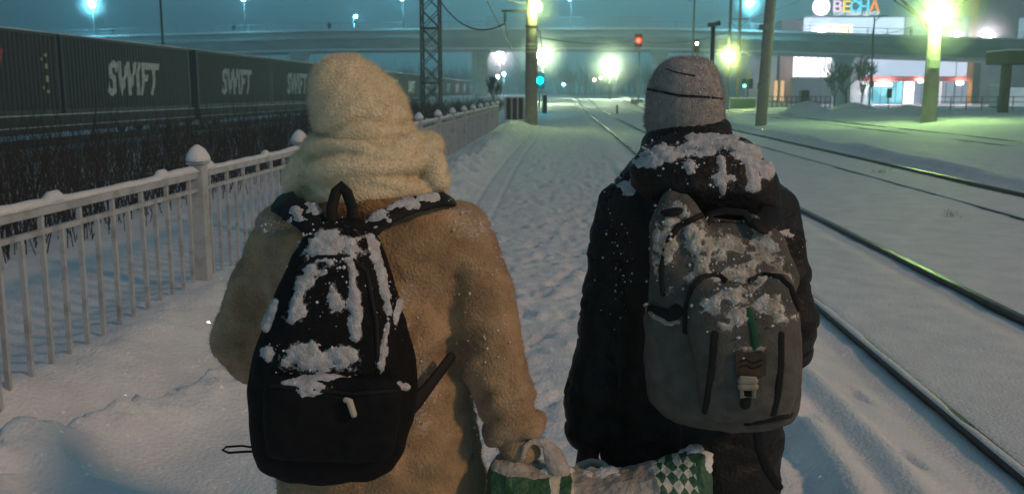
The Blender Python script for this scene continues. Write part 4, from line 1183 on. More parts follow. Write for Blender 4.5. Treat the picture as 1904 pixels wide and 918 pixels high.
# ------------------------------------------------------------------ trees
def bare_tree(x, y, h, label, seed, spread=0.5, r0=0.14, depth=5, name='bare_tree', trunk_h=0.3, group=None, nchild=3):
    rg = np.random.default_rng(seed); zb = gz(x, y) - 0.15
    t = thing(name, (x, y, zb), label, 'tree', group)
    tr = MB(); cr = MB()
    def grow(p, d, L, r, lv):
        pts = [p]
        for k in range(3):
            d = (d + Vector((rg.normal(), rg.normal(), rg.normal() * 0.4 + 0.25)) * 0.13).normalized(); pts.append(pts[-1] + d * L / 3)
        (tr if lv == 0 else cr).tube(pts, [r, r * 0.88, r * 0.74, r * 0.6], 6 if lv < 2 else 3)
        if lv < depth:
            for c in range(nchild + (lv > 1)):
                a = rg.random() * 6.283; s = spread * (0.7 + 0.7 * rg.random())
                e = (d + Vector((math.cos(a), math.sin(a), 0.1 + 0.3 * rg.random())) * s).normalized()
                i = 3 if c == 0 else rg.integers(1, 4)
                grow(pts[i], e, L * (0.58 + 0.22 * rg.random()), max(r * 0.55, 0.012 + 0.0001 * y), lv + 1)
    grow(Vector((x, y, zb)), Vector((0, 0, 1)), h * trunk_h, r0, 0)
    tr.build('trunk', M['bark'], t, smooth=True); cr.build('crown', M['bark'], t)
    return t
bare_tree(XW(1575, 112), 112, 8.5, 'leafless bushy tree screening the bridge pier before the mall', 5, 0.55, 0.16, 5)
bare_tree(XW(1552, 118), 118, 7.0, 'smaller leafless tree left of the bushy one before the mall', 6, 0.5, 0.12, 5)
bare_tree(XW(1604, 108), 108, 6.5, 'slim leafless tree right of the bushy one, by the thin dark pole', 16, 0.45, 0.10, 5)
bare_tree(XW(1737, 60), 60, 14.5, 'tall leafless tree behind the green lamp mast, only low branches in view', 7, 0.62, 0.2, 5, trunk_h=0.36)
bare_tree(XW(920, 70), 70, 3.4, 'dark leafless shrub tree at the far end of the fence', 9, 0.6, 0.07, 5)
bare_tree(XW(760, 66), 66, 2.2, 'dark leafless shrub tree between cream hood and lattice mast', 10, 0.6, 0.07, 5)
bare_tree(XW(850, 72), 72, 2.0, 'dark leafless shrub tree between lattice mast and bridge pier', 13, 0.6, 0.07, 5)
# far wood beyond the bridge: one mass
rg = np.random.default_rng(77); wd = MB()
for k in range(900):
    x = rg.uniform(-90, 60); y = rg.uniform(290, 380); h = rg.uniform(5, 10)
    stem(wd, x, y, 0.6, h, 0.16, 0.15, rg)
    c = Vector((x, y, 0.6 + h * 0.65))
    for q in range(7):
        d = Vector((rg.normal() * 1.2, rg.normal() * 1.2, rg.normal() * 1.6)); p = c + d * 0.6
        wd.tube([p, p + Vector((rg.normal(), rg.normal(), rg.random() * 1.5)) * 0.9], [0.10, 0.03], 3)
tag(wd.build('woodland', M['bark']), 'dim far wood closing the view beyond the bridge', 'woodland', kind='stuff')
# dry stalks on the yard
rg = np.random.default_rng(21)
for n_, (u, v, lab) in enumerate(((1765, 402, 'small dry weed tuft in the open snow beyond the second rail'), (1640, 322, 'low dry weed tuft beside the half-buried rail of the middle track'), (1795, 268, 'dry weed tuft in the green-lit snow near the farthest track'))):
    d = ray(u, v); s = (CAMZ + 0.13) / -d.z; x, y = d.x * s, d.y * s
    mb = MB()
    for k in range(16): stem(mb, x + rg.normal() * 0.09, y + rg.normal() * 0.12, gz(x, y) - 0.02, 0.05 + 0.09 * rg.random(), 0.003, 0.5, rg)
    tag(mb.build('weed_tuft', M['twig']), lab, 'weeds')

# ================================================================== THE TWO WALKERS
def capsule_body(J, g, root, hand_l, hand_r, female):
    """one continuous figure: legs, trunk, arms, hands with five fingers, neck, head with face"""
    mb = MB()
    mb.tube([J['pelvis'] + Vector((0, 0, -0.06)), J['pelvis'] + Vector((0, 0, 0.1)), (J['pelvis'] + J['neck']) / 2, J['neck'] + Vector((0, 0, -0.13))], [0.13, 0.125, 0.115, 0.135], 16, True)
    mb.tube([J['neck'] + Vector((0, 0, -0.1)), J['neck'], J['head']], [0.075, 0.055, 0.055], 12)
    h = J['head']; mb.ball(h, 0.1, 18, 14, (0.76, 0.95, 1.15))
    mb.ball(h + Vector((0, 0.03, -0.075)), 0.06, 12, 10, (0.9, 0.9, 0.8))
    mb.tube([h + Vector((0, 0.088, 0.02)), h + Vector((0, 0.112, -0.03))], [0.010, 0.016], 8, True)
    for s in (-1, 1):
        mb.ball(h + Vector((s * 0.078, -0.005, -0.01)), 0.032, 10, 8, (0.35, 0.7, 1))
        mb.ball(h + Vector((s * 0.032, 0.085, 0.015)), 0.012, 8, 6)
    mb.tube([h + Vector((-0.025, 0.090, -0.062)), h + Vector((0.025, 0.090, -0.062))], 0.009, 8, True)
    for s in ('l', 'r'):
        mb.tube([J['sh_' + s], J['el_' + s], J['wr_' + s]], [0.052, 0.042, 0.028], 12, True)
        mb.tube([J['hip_' + s], J['kn_' + s], J['an_' + s]], [0.085, 0.06, 0.04], 12, True)
        mb.tube([J['an_' + s] + Vector((0, -0.05, -0.05)), J['an_' + s] + Vector((0, 0.14, -0.055))], [0.035, 0.03], 10, True)
        w = J['wr_' + s]; pd = (w - J['el_' + s]).normalized()
        side = Vector((1, 0, 0)) if s == 'l' else Vector((-1, 0, 0))      # thumb side turns inwards
        across = Vector((0, 1, 0)); across = (across - pd * across.dot(pd)).normalized()
        curl = across.cross(pd); curl = curl if curl.dot(side) > 0 else -curl
        k = w + pd * 0.075
        mb.tube([w, w + pd * 0.04, k], [0.026, 0.034, 0.034], 10, True, 0.55, curl)
        for i, L in enumerate((0.066, 0.074, 0.068, 0.054)):
            b = k + across * (0.029 - 0.0195 * i) - pd * 0.012; a = b + pd * L * 0.45
            c = a + (pd * 0.45 + curl * 0.8) * L * 0.35; e = c + (curl * 0.9 - pd * 0.45) * L * 0.3
            mb.tube([b, a, c, e], [0.0095, 0.009, 0.0085, 0.0075], 8, True)
        b = w + pd * 0.025 + across * 0.026; mb.tube([b, b + (pd * 0.5 + across * 0.6 + curl * 0.3) * 0.04, b + (pd * 0.9 + across * 0.65 + curl * 0.7) * 0.06], [0.0115, 0.0105, 0.0085], 8, True)
    return Dense(mb, 0.0062, 2)

def boots_and_legs(J, root, leg_r, mtr):
    mb = MB()
    for s in ('l', 'r'):
        mb.tube([J['hip_' + s] + Vector((0, 0, 0.06)), J['kn_' + s], J['an_' + s] + Vector((0, 0, 0.02))], leg_r, 14, True)
    mb.tube([J['hip_l'] + Vector((0.0, 0, 0.08)), J['hip_r'] + Vector((0, 0, 0.08))], 0.11, 14, True)
    D = Dense(mb, 0.014, 3); D.push(D.noise((14, 14, 24), 0.008, 2, 4)); D.build('trousers', M[mtr], root)
    for s in ('l', 'r'):
        a = J['an_' + s]; b = MB()
        b.tube([a + Vector((0, -0.02, 0.16)), a + Vector((0, -0.02, 0.05)), a + Vector((0, -0.01, -0.01))], [0.068, 0.062, 0.06], 14, True)
        b.tube([a + Vector((0, -0.05, -0.045)), a + Vector((0, 0.06, -0.045)), a + Vector((0, 0.17, -0.055))], [0.052, 0.055, 0.042], 14, True)
        D = Dense(b, 0.009, 3); D.V[:, 2] = np.maximum(D.V[:, 2], a.z - 0.098); D.normals()
        bo_ = D.build('boot', M['boot'], root)
        so = MB(); so.rings([[Vector((a.x + 0.052 * math.cos(t) * (1 if math.sin(t) < 0 else 0.95), a.y + 0.06 + 0.155 * math.sin(t), a.z + zz)) for t in [2 * math.pi * k / 20 for k in range(20)]] for zz in (-0.112, -0.0985)])
        so.build('sole', M['trouser'], bo_)

# ---------------------------------------------------- woman in the shaggy coat
WY = 2.2
xw0 = W(690, 700, WY).x
woman = thing('person', (xw0, WY, 0.0), 'person in a long sandy shaggy coat with cream knitted hood and scarf, walking away', 'person')
J = dict(pelvis=Vector((xw0, WY + 0.02, 0.93)), neck=Vector((W(690, 330, WY).x, WY + 0.02, 1.46)), head=Vector((W(678, 210, WY).x, WY + 0.04, 1.63)),
         sh_l=W(528, 440, WY), el_l=W(455, 640, WY), wr_l=W(560, 672, WY + 0.28), sh_r=W(862, 440, WY), el_r=W(912, 640, WY - 0.05), wr_r=W(958, 812, WY - 0.09))
gl, gr = gz(xw0 - 0.1, WY + 0.25), gz(xw0 + 0.1, WY - 0.2)
J.update(hip_l=Vector((xw0 - 0.09, WY + 0.02, 0.90)), hip_r=Vector((xw0 + 0.09, WY + 0.02, 0.90)), kn_l=Vector((xw0 - 0.10, WY + 0.20, 0.49)), kn_r=Vector((xw0 + 0.10, WY + 0.0, 0.48)),
         an_l=Vector((xw0 - 0.10, WY + 0.25, gl + 0.11)), an_r=Vector((xw0 + 0.10, WY - 0.22, gr + 0.11)))
capsule_body(J, 0, woman, 1, 1, True).build('body', M['skin'], woman)
boots_and_legs(J, woman, [0.10, 0.075, 0.065], 'trouser')
mb = MB()
loft_px(mb, [(352, 628, 752, 0.07, 0.02), (368, 575, 800, 0.10, 0.01), (388, 512, 872, 0.125), (425, 484, 895, 0.15), (520, 494, 860, 0.165), (620, 505, 852, 0.17), (700, 506, 866, 0.17),
             (780, 508, 890, 0.175), (860, 516, 899, 0.185), (918, 520, 908, 0.19), (1010, 518, 922, 0.20), (1130, 512, 940, 0.215), (1170, 512, 942, 0.215)], WY, 32, 2.3)
mb.tube([W(528, 428, WY), W(486, 540, WY), W(456, 636, WY + 0.01), W(470, 660, WY + 0.12), W(560, 672, WY + 0.26)], [0.072, 0.076, 0.080, 0.078, 0.066], 18, True)
mb.tube([W(858, 428, WY), W(886, 520, WY - 0.01), W(903, 610, WY - 0.03), W(936, 720, WY - 0.07), W(958, 806, WY - 0.09)], [0.072, 0.078, 0.079, 0.076, 0.070], 18, True)
D = Dense(mb, 0.0105, 5)
uv = project(D.V)
# drapery: pulls from the armpits, soft vertical folds in the skirt, creases at the elbows
fold = 0.017 * fbm(np.stack([uv[:, 0] * 0.018, uv[:, 1] * 0.006, D.V[:, 1] * 5], 1), 3, 8) * sstep(420, 560, uv[:, 1])
diag = 0.017 * np.sin((uv[:, 0] * 0.55 + uv[:, 1]) * 0.055 + 2.5 * fbm(np.stack([uv[:, 0] * 0.01, uv[:, 1] * 0.01, D.V[:, 1] * 3], 1), 2, 3)) * np.exp(-((uv[:, 0] - 820) / 70) ** 2 - ((uv[:, 1] - 600) / 150) ** 2)
cuff = 0.012 * np.sin(uv[:, 1] * 0.10 + uv[:, 0] * 0.03) * sstep(640, 800, uv[:, 1]) * sstep(880, 930, uv[:, 0])
D.push(fold + diag + cuff - 0.007 * np.exp(-(D.noise((5, 5, 9), 1.0, 3, 29) / 0.07) ** 2) + D.noise(30, 0.003, 2, 2) + D.noise(85, 0.0014, 2, 6))
coat = D.build('coat', M['coat'], woman, 0.42 * sstep(-0.3, 0.8, regions(D.V, [('e', 880, 420, 75, 45), ('e', 850, 395, 60, 22), ('e', 500, 420, 60, 36), ('e', 780, 720, 60, 140), ('e', 745, 560, 60, 80)], 0.5, 0.05, 12)))
fzc = D.fuzz(70000, 0.0068, 0.0004, 5, 1.0).build('pile', M['coat'], coat); tag(fzc, kind='stuff')
gm_ = regions(D.V, [('e', 880, 425, 70, 40), ('e', 850, 395, 60, 22), ('e', 500, 420, 60, 36), ('e', 780, 700, 60, 120), ('e', 745, 560, 60, 80), ('e', 900, 600, 60, 240)], 0.7, 0.06, 12)
tag(D.grains(500, gm_ - 0.15, 0.0022, 3).build('snow_flecks', M['snow'], coat), kind='stuff')
mb = MB()
loft_px(mb, [(330, 618, 765, 0.105, -0.0), (352, 598, 790, 0.125, -0.005), (378, 582, 812, 0.135, -0.01), (398, 590, 806, 0.125, 0.0)], WY, 28, 2.2)
D = Dense(mb, 0.010, 3); D.push(D.noise(14, 0.010, 2, 7)); D.build('collar', M['collar'], woman)
tag(D.fuzz(9000, 0.006, 0.0005, 6).build('collar_pile', M['collar'], coat), kind='stuff')
cq = W(955, 796, WY - 0.088); cd = (W(958, 806, WY - 0.09) - W(936, 720, WY - 0.07)).normalized(); ca = cd.cross(Vector((0, 1, 0))).normalized(); cb = cd.cross(ca)
mb = MB().tube([cq + (ca * math.cos(t) + cb * math.sin(t)) * 0.063 + cd * 0.012 * math.sin(3 * t) for t in [2 * math.pi * k / 24 for k in range(25)]], [0.017 + 0.003 * math.sin(5 * k) for k in range(25)], 10)
Dc = Dense(mb, 0.006, 2); Dc.push(Dc.noise(40, 0.004, 2, 9)); Dc.build('cuff', M['coat'], coat)
# hood
mb = MB()
loft_px(mb, [(101, 634, 652, 0.015, 0.0), (104, 619, 664, 0.042), (112, 603, 680, 0.068), (127, 589, 697, 0.09), (150, 582, 722, 0.112), (180, 582, 751, 0.133), (212, 585, 767, 0.14), (245, 592, 774, 0.138), (275, 598, 780, 0.132), (300, 602, 782, 0.12)], WY + 0.02, 32, 2.15)
D = Dense(mb, 0.008, 4)
uv = project(D.V)
hx_ = (uv[:, 0] - 660) * 0.9 + (uv[:, 1] - 180) * 0.45
D.push(D.noise((8, 8, 11), 0.008, 2, 14) - 0.009 * np.exp(-((uv[:, 1] - 232 + 0.16 * (uv[:, 0] - 680) + 10 * np.sin(uv[:, 0] * 0.04)) / 8) ** 2) - 0.007 * np.exp(-((uv[:, 1] - 150 - 0.7 * (uv[:, 0] - 690)) / 10) ** 2) * sstep(640, 700, uv[:, 0])
       - 0.006 * np.exp(-((uv[:, 1] - 262 + 0.10 * (uv[:, 0] - 680)) / 6) ** 2) + 0.0012 * np.sin(hx_ * 0.16 + 3 * fbm(D.V * 6, 2, 4)) + D.noise(45, 0.0016, 2, 15) + D.noise(110, 0.0012, 2, 18))
hood = D.build('hood', M['wool'], woman)
tag(D.fuzz(60000, 0.0065, 0.00028, 8, 1.0).build('hood_fuzz', M['wool'], hood), kind='stuff')
# scarf: two strands twisted round the neck, and a lower fold
mb = MB()
sc = W(686, 300, WY)
loft_px(mb, [(262, 612, 766, 0.095, 0.0), (285, 586, 786, 0.108, 0.0), (315, 572, 800, 0.114, 0.0), (345, 570, 802, 0.110, 0.01), (360, 580, 792, 0.095, 0.02)], WY + 0.015, 32, 2.1)
# strands that cross one another round the neck: tilt, phase, height, radius, half widths
for tilt, ph, v0, r, a, b in ((0.030, 2.8, 322, 0.030, 0.134, 0.128), (0.026, 0.4, 300, 0.032, 0.138, 0.130), (0.020, 3.4, 282, 0.028, 0.122, 0.124), (0.012, 1.2, 270, 0.026, 0.108, 0.116), (0.034, 2.3, 334, 0.026, 0.142, 0.126), (0.016, 0.2, 345, 0.026, 0.140, 0.122)):
    pts = []; z0 = W(686, v0, WY).z
    for k in range(49):
        t = 2 * math.pi * k / 48
        pts.append(Vector((sc.x + a * math.cos(t), WY + 0.015 + b * math.sin(t), z0 + tilt * math.cos(t - ph) + 0.010 * math.sin(3 * t + ph * 2))))
    mb.tube(pts, [r * (1 + 0.22 * math.sin(3.0 * t_ / 48 * 6.283 + ph * 3)) for t_ in range(49)], 14, flat=0.8)
mb.tube([W(565, 305, WY - 0.03), W(548, 340, WY - 0.03), W(552, 378, WY - 0.01)], [0.036, 0.032, 0.018], 14, True)
mb.tube([W(806, 300, WY - 0.03), W(816, 340, WY - 0.03), W(814, 372, WY)], [0.030, 0.028, 0.018], 14, True)
D = Dense(mb, 0.0055, 1, 0.35)
D.push(D.noise(16, 0.004, 2, 16) + D.noise(45, 0.0015, 2, 17) + D.noise(110, 0.0012, 2, 19))
scarf = D.build('scarf', M['wool'], woman)
tag(D.fuzz(60000, 0.0065, 0.00028, 9, 1.0).build('scarf_fuzz', M['wool'], scarf), kind='stuff')

# ---------------------------------------------------- her backpack
BYW = 1.93
bp = thing('backpack', (W(620, 860, BYW).x, BYW, W(620, 866, BYW).z), 'black teardrop backpack clotted with snow on the back of the shaggy coat', 'backpack')
mb = MB()
loft_px(mb, [(412, 606, 668, 0.03, 0.04), (418, 588, 682, 0.05, 0.03), (432, 570, 696, 0.065, 0.02), (470, 546, 713, 0.08, 0.01), (540, 516, 738, 0.09), (600, 496, 753, 0.095), (660, 481, 766, 0.10), (720, 473, 768, 0.102), (780, 475, 758, 0.104), (830, 482, 743, 0.10), (853, 490, 729, 0.09), (866, 506, 712, 0.07)], BYW, 32, 2.7)
DP = Dense(mb, 0.0048, 6)
uvp = project(DP.V)
DP.push(0.010 * fbm(np.stack([uvp[:, 0] * 0.02, uvp[:, 1] * 0.012, DP.V[:, 1] * 6], 1), 3, 30) + 0.010 * sstep(520, 760, uvp[:, 1]) * (DP.N[:, 1] < 0))
regs = [('e', 628, 452, 58, 42), ('e', 600, 470, 44, 40), ('s', 22, (575, 500), (555, 550), (545, 590)), ('s', 10, (512, 560), (494, 612)), ('s', 15, (652, 480), (660, 560), (660, 625)), ('s', 12, (690, 440), (712, 520), (722, 575)),
        ('s', 10, (722, 600), (712, 650), (706, 690)), ('e', 590, 672, 95, 30), ('e', 560, 660, 50, 34), ('e', 622, 555, 18, 30), ('e', 500, 660, 16, 26), ('e', 640, 665, 44, 26), ('e', 748, 718, 26, 10), ('s', 8, (742, 560), (735, 600))]
pack = DP.build('main_bag', M['black'], bp, 0.50 * sstep(-0.55, 0.35, regions(DP.V, regs, 0.75, 0.055, 5) - 0.20))
mb = MB()
loft_px(mb, [(694, 500, 738, 0.030, 0.0), (702, 494, 744, 0.042), (740, 490, 748, 0.052), (800, 492, 742, 0.052), (838, 498, 730, 0.045), (850, 508, 718, 0.03)], BYW - 0.095, 28, 3.2)
D2 = Dense(mb, 0.0048, 4); uv2 = project(D2.V)
D2.push(0.007 * fbm(np.stack([uv2[:, 0] * 0.02, uv2[:, 1] * 0.02, D2.V[:, 1] * 6], 1), 2, 33))
fp = D2.build('front_pocket', M['black'], bp, 0.34 * sstep(0, 0.7, regions(D2.V, [('e', 580, 715, 80, 32)], 0.5, 0.05, 16)))
bv = DP.bvh(); bv2 = D2.bvh()
def surf(bvh, u, v, off=0.004, Y=2.0):
    d = ray(u, v).normalized(); hit = bvh.ray_cast(Vector((0, 0, CAMZ)), d)
    p = hit[0] if hit[0] is not None else W(u, v, Y)
    return p - d * off
def strap_on(bvh, uvs, r, flat, name, m_, parent, off=0.003, n=6, Y=2.0, rnd=True):
    pts = []
    for a, b in zip(uvs[:-1], uvs[1:]):
        for k in range(n): pts.append(surf(bvh, a[0] + (b[0] - a[0]) * k / n, a[1] + (b[1] - a[1]) * k / n, off, Y))
    pts.append(surf(bvh, *uvs[-1], off, Y))
    return MB().tube(pts, r, 10, rnd, flat, (0, -1, 0.05)).build(name, m_, parent, smooth=True)
s = DP.snow(regions(DP.V, regs, 0.75, 0.055, 5) - 0.20, 0.0075)
s.build('snow', M['clump'], bp)
s = D2.snow(regions(D2.V, [('e', 572, 722, 42, 24), ('e', 540, 712, 30, 10), ('e', 755, 712, 26, 10), ('e', 600, 700, 70, 10)], 0.6, 0.055, 6) - 0.12, 0.008)
s.build('snow', M['clump'], bp)
tag(DP.grains(450, regions(DP.V, [('e', 620, 500, 110, 130), ('e', 590, 670, 120, 60), ('e', 715, 600, 40, 110)], 0.6, 0.06, 16), 0.0022, 7).build('snow_flecks', M['snow'], bp), kind='stuff')
# lid seam, zipper
strap_on(bv, [(556, 500), (590, 478), (650, 478), (682, 505), (700, 600), (704, 690)], 0.005, 0.6, 'zipper', M['webbing'], bp, 0.002)
strap_on(bv2, [(505, 716), (560, 722), (655, 732), (735, 726)], 0.004, 0.6, 'zipper', M['webbing'], fp, 0.002)
zp = MB(); a = surf(bv2, 650, 745, 0.012, 1.8); b = surf(bv2, 658, 770, 0.010, 1.8); zp.tube([surf(bv2, 643, 743, 0.01, 1.8), a, b], [0.006, 0.007, 0.0065], 10, True)
zp.build('zip_pull', M['zip'], fp, smooth=True)
zr = MB(); zr.tube([b, b + Vector((0.001, 0, -0.006))], 0.0045, 8); zr.build('zip_pull', M['webbing'], fp)
# grab loop
hl = MB(); P = [W(619, 418, 1.99), W(617, 385, 2.0), W(625, 356, 2.01), W(634, 346, 2.015), W(645, 358, 2.01), W(655, 385, 2.0), W(655, 416, 1.99)]
hl.tube(P, 0.0125, 10, True, 0.45, (0, 0, 1)); hl.build('grab_loop', M['webbing'], bp, smooth=True)
# shoulder straps over the coat
def band(uvY, w, name, parent, m_='webbing', thick=0.28):
    pts = [W(*p) for p in uvY]; fine = []
    for k in range(len(pts) - 1):
        p0 = pts[max(k - 1, 0)]; p1 = pts[k]; p2 = pts[k + 1]; p3 = pts[min(k + 2, len(pts) - 1)]
        for q in range(6):
            t = q / 6; fine.append(0.5 * ((2 * p1) + (p2 - p0) * t + (2 * p0 - 5 * p1 + 4 * p2 - p3) * t * t + (3 * p1 - p0 - 3 * p2 + p3) * t ** 3))
    fine.append(pts[-1])
    mb = MB().tube(fine, w, 12, True, thick, (0, -0.85, 0.5)); D = Dense(mb, 0.006, 2)
    D.push(D.noise(40, 0.003, 2, 3))
    return D, D.build(name, M[m_], parent)
Ds, so1 = band([(600, 440, 1.985), (575, 410, 2.005), (545, 388, 2.045), (528, 378, 2.10), (522, 372, 2.20)], 0.034, 'shoulder_strap', bp)
Ds.snow(regions(Ds.V, [('e', 590, 385, 40, 22), ('e', 550, 395, 30, 20)], 0.9, 0.08, 2) - 0.15, 0.006).build('strap_snow', M['clump'], so1, smooth=True)
Ds, so2 = band([(672, 440, 1.985), (700, 418, 2.0), (740, 392, 2.03), (790, 376, 2.07), (830, 370, 2.14), (842, 376, 2.22)], 0.024, 'shoulder_strap', bp)
Ds.snow(regions(Ds.V, [('e', 740, 372, 60, 24), ('e', 690, 400, 40, 24), ('e', 790, 368, 40, 10)], 0.8, 0.08, 4) - 0.05, 0.007).build('strap_snow', M['clump'], so2, smooth=True)
lw = MB().tube([W(742, 775, 1.92), W(775, 745, 1.97), W(805, 708, 2.03), (W(838, 664, 2.07))], [0.022, 0.017, 0.013, 0.012], 10, True, 0.3, (0, -1, 0)); lw.build('side_strap', M['webbing'], bp, smooth=True)
lp = MB().tube([W(482, 833, 1.92), W(450, 828, 1.90), W(420, 830, 1.88), W(414, 836, 1.88), W(425, 841, 1.885), W(455, 839, 1.90), W(484, 838, 1.92)], 0.0042, 8, True, 0.5, (0, 0, 1)); lp.build('strap_end', M['webbing'], bp, smooth=True)

# ---------------------------------------------------- man in black
MYP = 2.4
xm0 = W(1290, 700, MYP).x
man = thing('person', (xm0, MYP, 0.0), 'person in black hooded jacket and grey striped beanie, snow on the folded hood, walking away', 'person')
J = dict(pelvis=Vector((xm0, MYP + 0.02, 0.93)), neck=Vector((W(1285, 300, MYP).x, MYP + 0.03, 1.52)), head=Vector((W(1274, 205, MYP).x, MYP + 0.04, 1.645)),
         sh_l=W(1155, 410, MYP), el_l=W(1125, 640, MYP), wr_l=W(1098, 815, MYP - 0.06), sh_r=W(1432, 410, MYP), el_r=W(1462, 620, MYP), wr_r=W(1420, 690, MYP + 0.28))
gl, gr = gz(xm0 - 0.1, MYP - 0.2), gz(xm0 + 0.1, MYP + 0.25)
J.update(hip_l=Vector((xm0 - 0.10, MYP + 0.02, 0.90)), hip_r=Vector((xm0 + 0.10, MYP + 0.02, 0.90)), kn_l=Vector((xm0 - 0.11, MYP + 0.02, 0.49)), kn_r=Vector((xm0 + 0.11, MYP + 0.20, 0.50)),
         an_l=Vector((xm0 - 0.11, MYP - 0.22, gl + 0.11)), an_r=Vector((xm0 + 0.11, MYP + 0.24, gr + 0.11)))
capsule_body(J, 0, man, 1, 1, False).build('body', M['skin'], man)
boots_and_legs(J, man, [0.105, 0.085, 0.075], 'trouser')
mb = MB()
loft_px(mb, [(300, 1195, 1388, 0.10, 0.02), (318, 1165, 1420, 0.12, 0.01), (345, 1135, 1455, 0.14), (390, 1118, 1472, 0.155), (470, 1130, 1462, 0.165), (560, 1138, 1456, 0.165), (660, 1132, 1455, 0.165), (760, 1122, 1455, 0.17), (850, 1115, 1452, 0.17), (892, 1116, 1449, 0.17), (900, 1120, 1446, 0.16)], MYP, 32, 2.4)
mb.tube([W(1158, 392, MYP), W(1140, 520, MYP), W(1126, 630, MYP - 0.02), W(1106, 735, MYP - 0.04), W(1094, 795, MYP - 0.05)], [0.074, 0.077, 0.078, 0.079, 0.066], 18, True)
mb.tube([W(1432, 396, MYP), W(1450, 510, MYP), W(1466, 600, MYP + 0.01), W(1462, 640, MYP + 0.10), W(1420, 690, MYP + 0.26)], [0.074, 0.076, 0.076, 0.074, 0.062], 18, True)
DJ = Dense(mb, 0.0105, 3)
uvj = project(DJ.V)
puff = 0.004 * np.sin(uvj[:, 1] * 0.055 + 5.0 * fbm(DJ.V * 4, 2, 3)) * sstep(430, 520, uvj[:, 1])
DJ.push(puff + DJ.noise((12, 12, 20), 0.008, 3, 22) - 0.009 * np.exp(-(DJ.noise((7, 7, 16), 1.0, 3, 28) / 0.06) ** 2))
jk = DJ.build('jacket', M['jacket'], man, 0.25 * sstep(-0.2, 0.8, regions(DJ.V, [('e', 1190, 340, 70, 50), ('e', 1160, 450, 50, 130), ('e', 1465, 440, 40, 60)], 0.5, 0.05, 14)))
DJ.snow(regions(DJ.V, [('e', 1190, 330, 45, 22), ('e', 1165, 345, 30, 30), ('e', 1460, 435, 40, 10)], 0.8, 0.09, 9) - 0.22, 0.006).build('snow', M['clump'], jk)
tag(DJ.grains(350, regions(DJ.V, [('e', 1190, 340, 60, 40), ('e', 1150, 480, 50, 160), ('e', 1465, 440, 40, 40)], 0.7, 0.06, 14), 0.002, 5).build('snow_flecks', M['snow'], jk), kind='stuff')
# stand-up collar
mb = MB()
loft_px(mb, [(219, 1232, 1342, 0.085, 0.03), (226, 1218, 1352, 0.105, 0.02), (245, 1206, 1362, 0.118, 0.01), (275, 1190, 1376, 0.125), (305, 1166, 1408, 0.135), (328, 1150, 1440, 0.13)], MYP, 28, 2.2)
D = Dense(mb, 0.010, 3); D.push(D.noise((9, 9, 24), 0.009, 2, 23)); D.build('collar', M['jacket'], man)
# folded-back hood
mb = MB()
loft_px(mb, [(249, 1245, 1365, 0.03, 0.03), (258, 1215, 1388, 0.06, 0.02), (280, 1185, 1414, 0.085, 0.01), (310, 1167, 1438, 0.10), (345, 1172, 1450, 0.105), (378, 1208, 1452, 0.095, 0.01), (402, 1262, 1446, 0.075, 0.02), (416, 1310, 1430, 0.045, 0.03)], 2.255, 32, 2.2)
DH = Dense(mb, 0.0052, 6); uvh = project(DH.V)
DH.push(0.012 * fbm(np.stack([uvh[:, 0] * 0.014, uvh[:, 1] * 0.022, DH.V[:, 1] * 6], 1), 3, 25) - 0.018 * np.exp(-((uvh[:, 1] - 268 - 0.0016 * (uvh[:, 0] - 1300) ** 2) / 7) ** 2) * (DH.N[:, 1] < 0.3))
jh = DH.build('jacket_hood', M['jacket'], man, 0.46 * sstep(-0.55, 0.35, regions(DH.V, [('e', 1235, 285, 55, 20), ('e', 1300, 275, 62, 20), ('e', 1352, 268, 44, 18), ('e', 1282, 308, 18, 16), ('s', 17, (1370, 275), (1398, 300), (1402, 345)), ('s', 10, (1340, 295), (1345, 325)), ('e', 1345, 332, 22, 14), ('s', 8, (1345, 340), (1345, 360)),                       ('e', 1210, 300, 40, 14), ('e', 1400, 285, 36, 20), ('e', 1427, 310, 22, 28), ('e', 1330, 256, 70, 8)], 0.7, 0.06, 11) - 0.05))
DH.snow(regions(DH.V, [('e', 1235, 285, 55, 20), ('e', 1300, 275, 62, 20), ('e', 1352, 268, 44, 18), ('e', 1282, 308, 18, 16), ('s', 17, (1370, 275), (1398, 300), (1402, 345)), ('s', 10, (1340, 295), (1345, 325)), ('e', 1345, 332, 22, 14), ('s', 8, (1345, 340), (1345, 360)),
                      ('e', 1210, 300, 40, 14), ('e', 1400, 285, 36, 20), ('e', 1427, 310, 22, 28), ('e', 1330, 256, 70, 8)], 0.7, 0.06, 11) - 0.05, 0.006).build('snow', M['clump'], jh)
tag(DH.grains(400, regions(DH.V, [('e', 1300, 300, 150, 70)], 0.6, 0.06, 15), 0.0022, 6).build('snow_flecks', M['snow'], jh), kind='stuff')
# beanie
mb = MB()
loft_px(mb, [(107, 1262, 1296, 0.03), (110, 1246, 1312, 0.055), (119, 1230, 1324, 0.078), (137, 1216, 1335, 0.098), (160, 1207, 1342, 0.112), (190, 1202, 1346, 0.12), (220, 1201, 1346, 0.12), (250, 1206, 1344, 0.115), (262, 1212, 1340, 0.105)], MYP + 0.03, 30, 2.15)
D = Dense(mb, 0.007, 3); uvb = project(D.V)
D.push(D.noise((10, 10, 12), 0.006, 2, 26) + 0.0012 * np.sin(uvb[:, 0] * 0.8) + D.noise(70, 0.0012, 2, 27))
bn = D.build('beanie', M['beanie'], man, 0.42 * sstep(-0.4, 0.8, regions(D.V, [('e', 1275, 120, 80, 60)], 0.5, 0.05, 13)))
tag(D.fuzz(26000, 0.006, 0.0004, 10, 1.0).build('beanie_fuzz', M['beanie'], bn), kind='stuff')
bvb = D.bvh()
strap_on(bvb, [(1204, 166), (1230, 171), (1262, 178), (1300, 180), (1343, 184)], 0.0032, 0.7, 'knit_stripe', M['yarn'], bn, 0.0015, 5, MYP - 0.05)
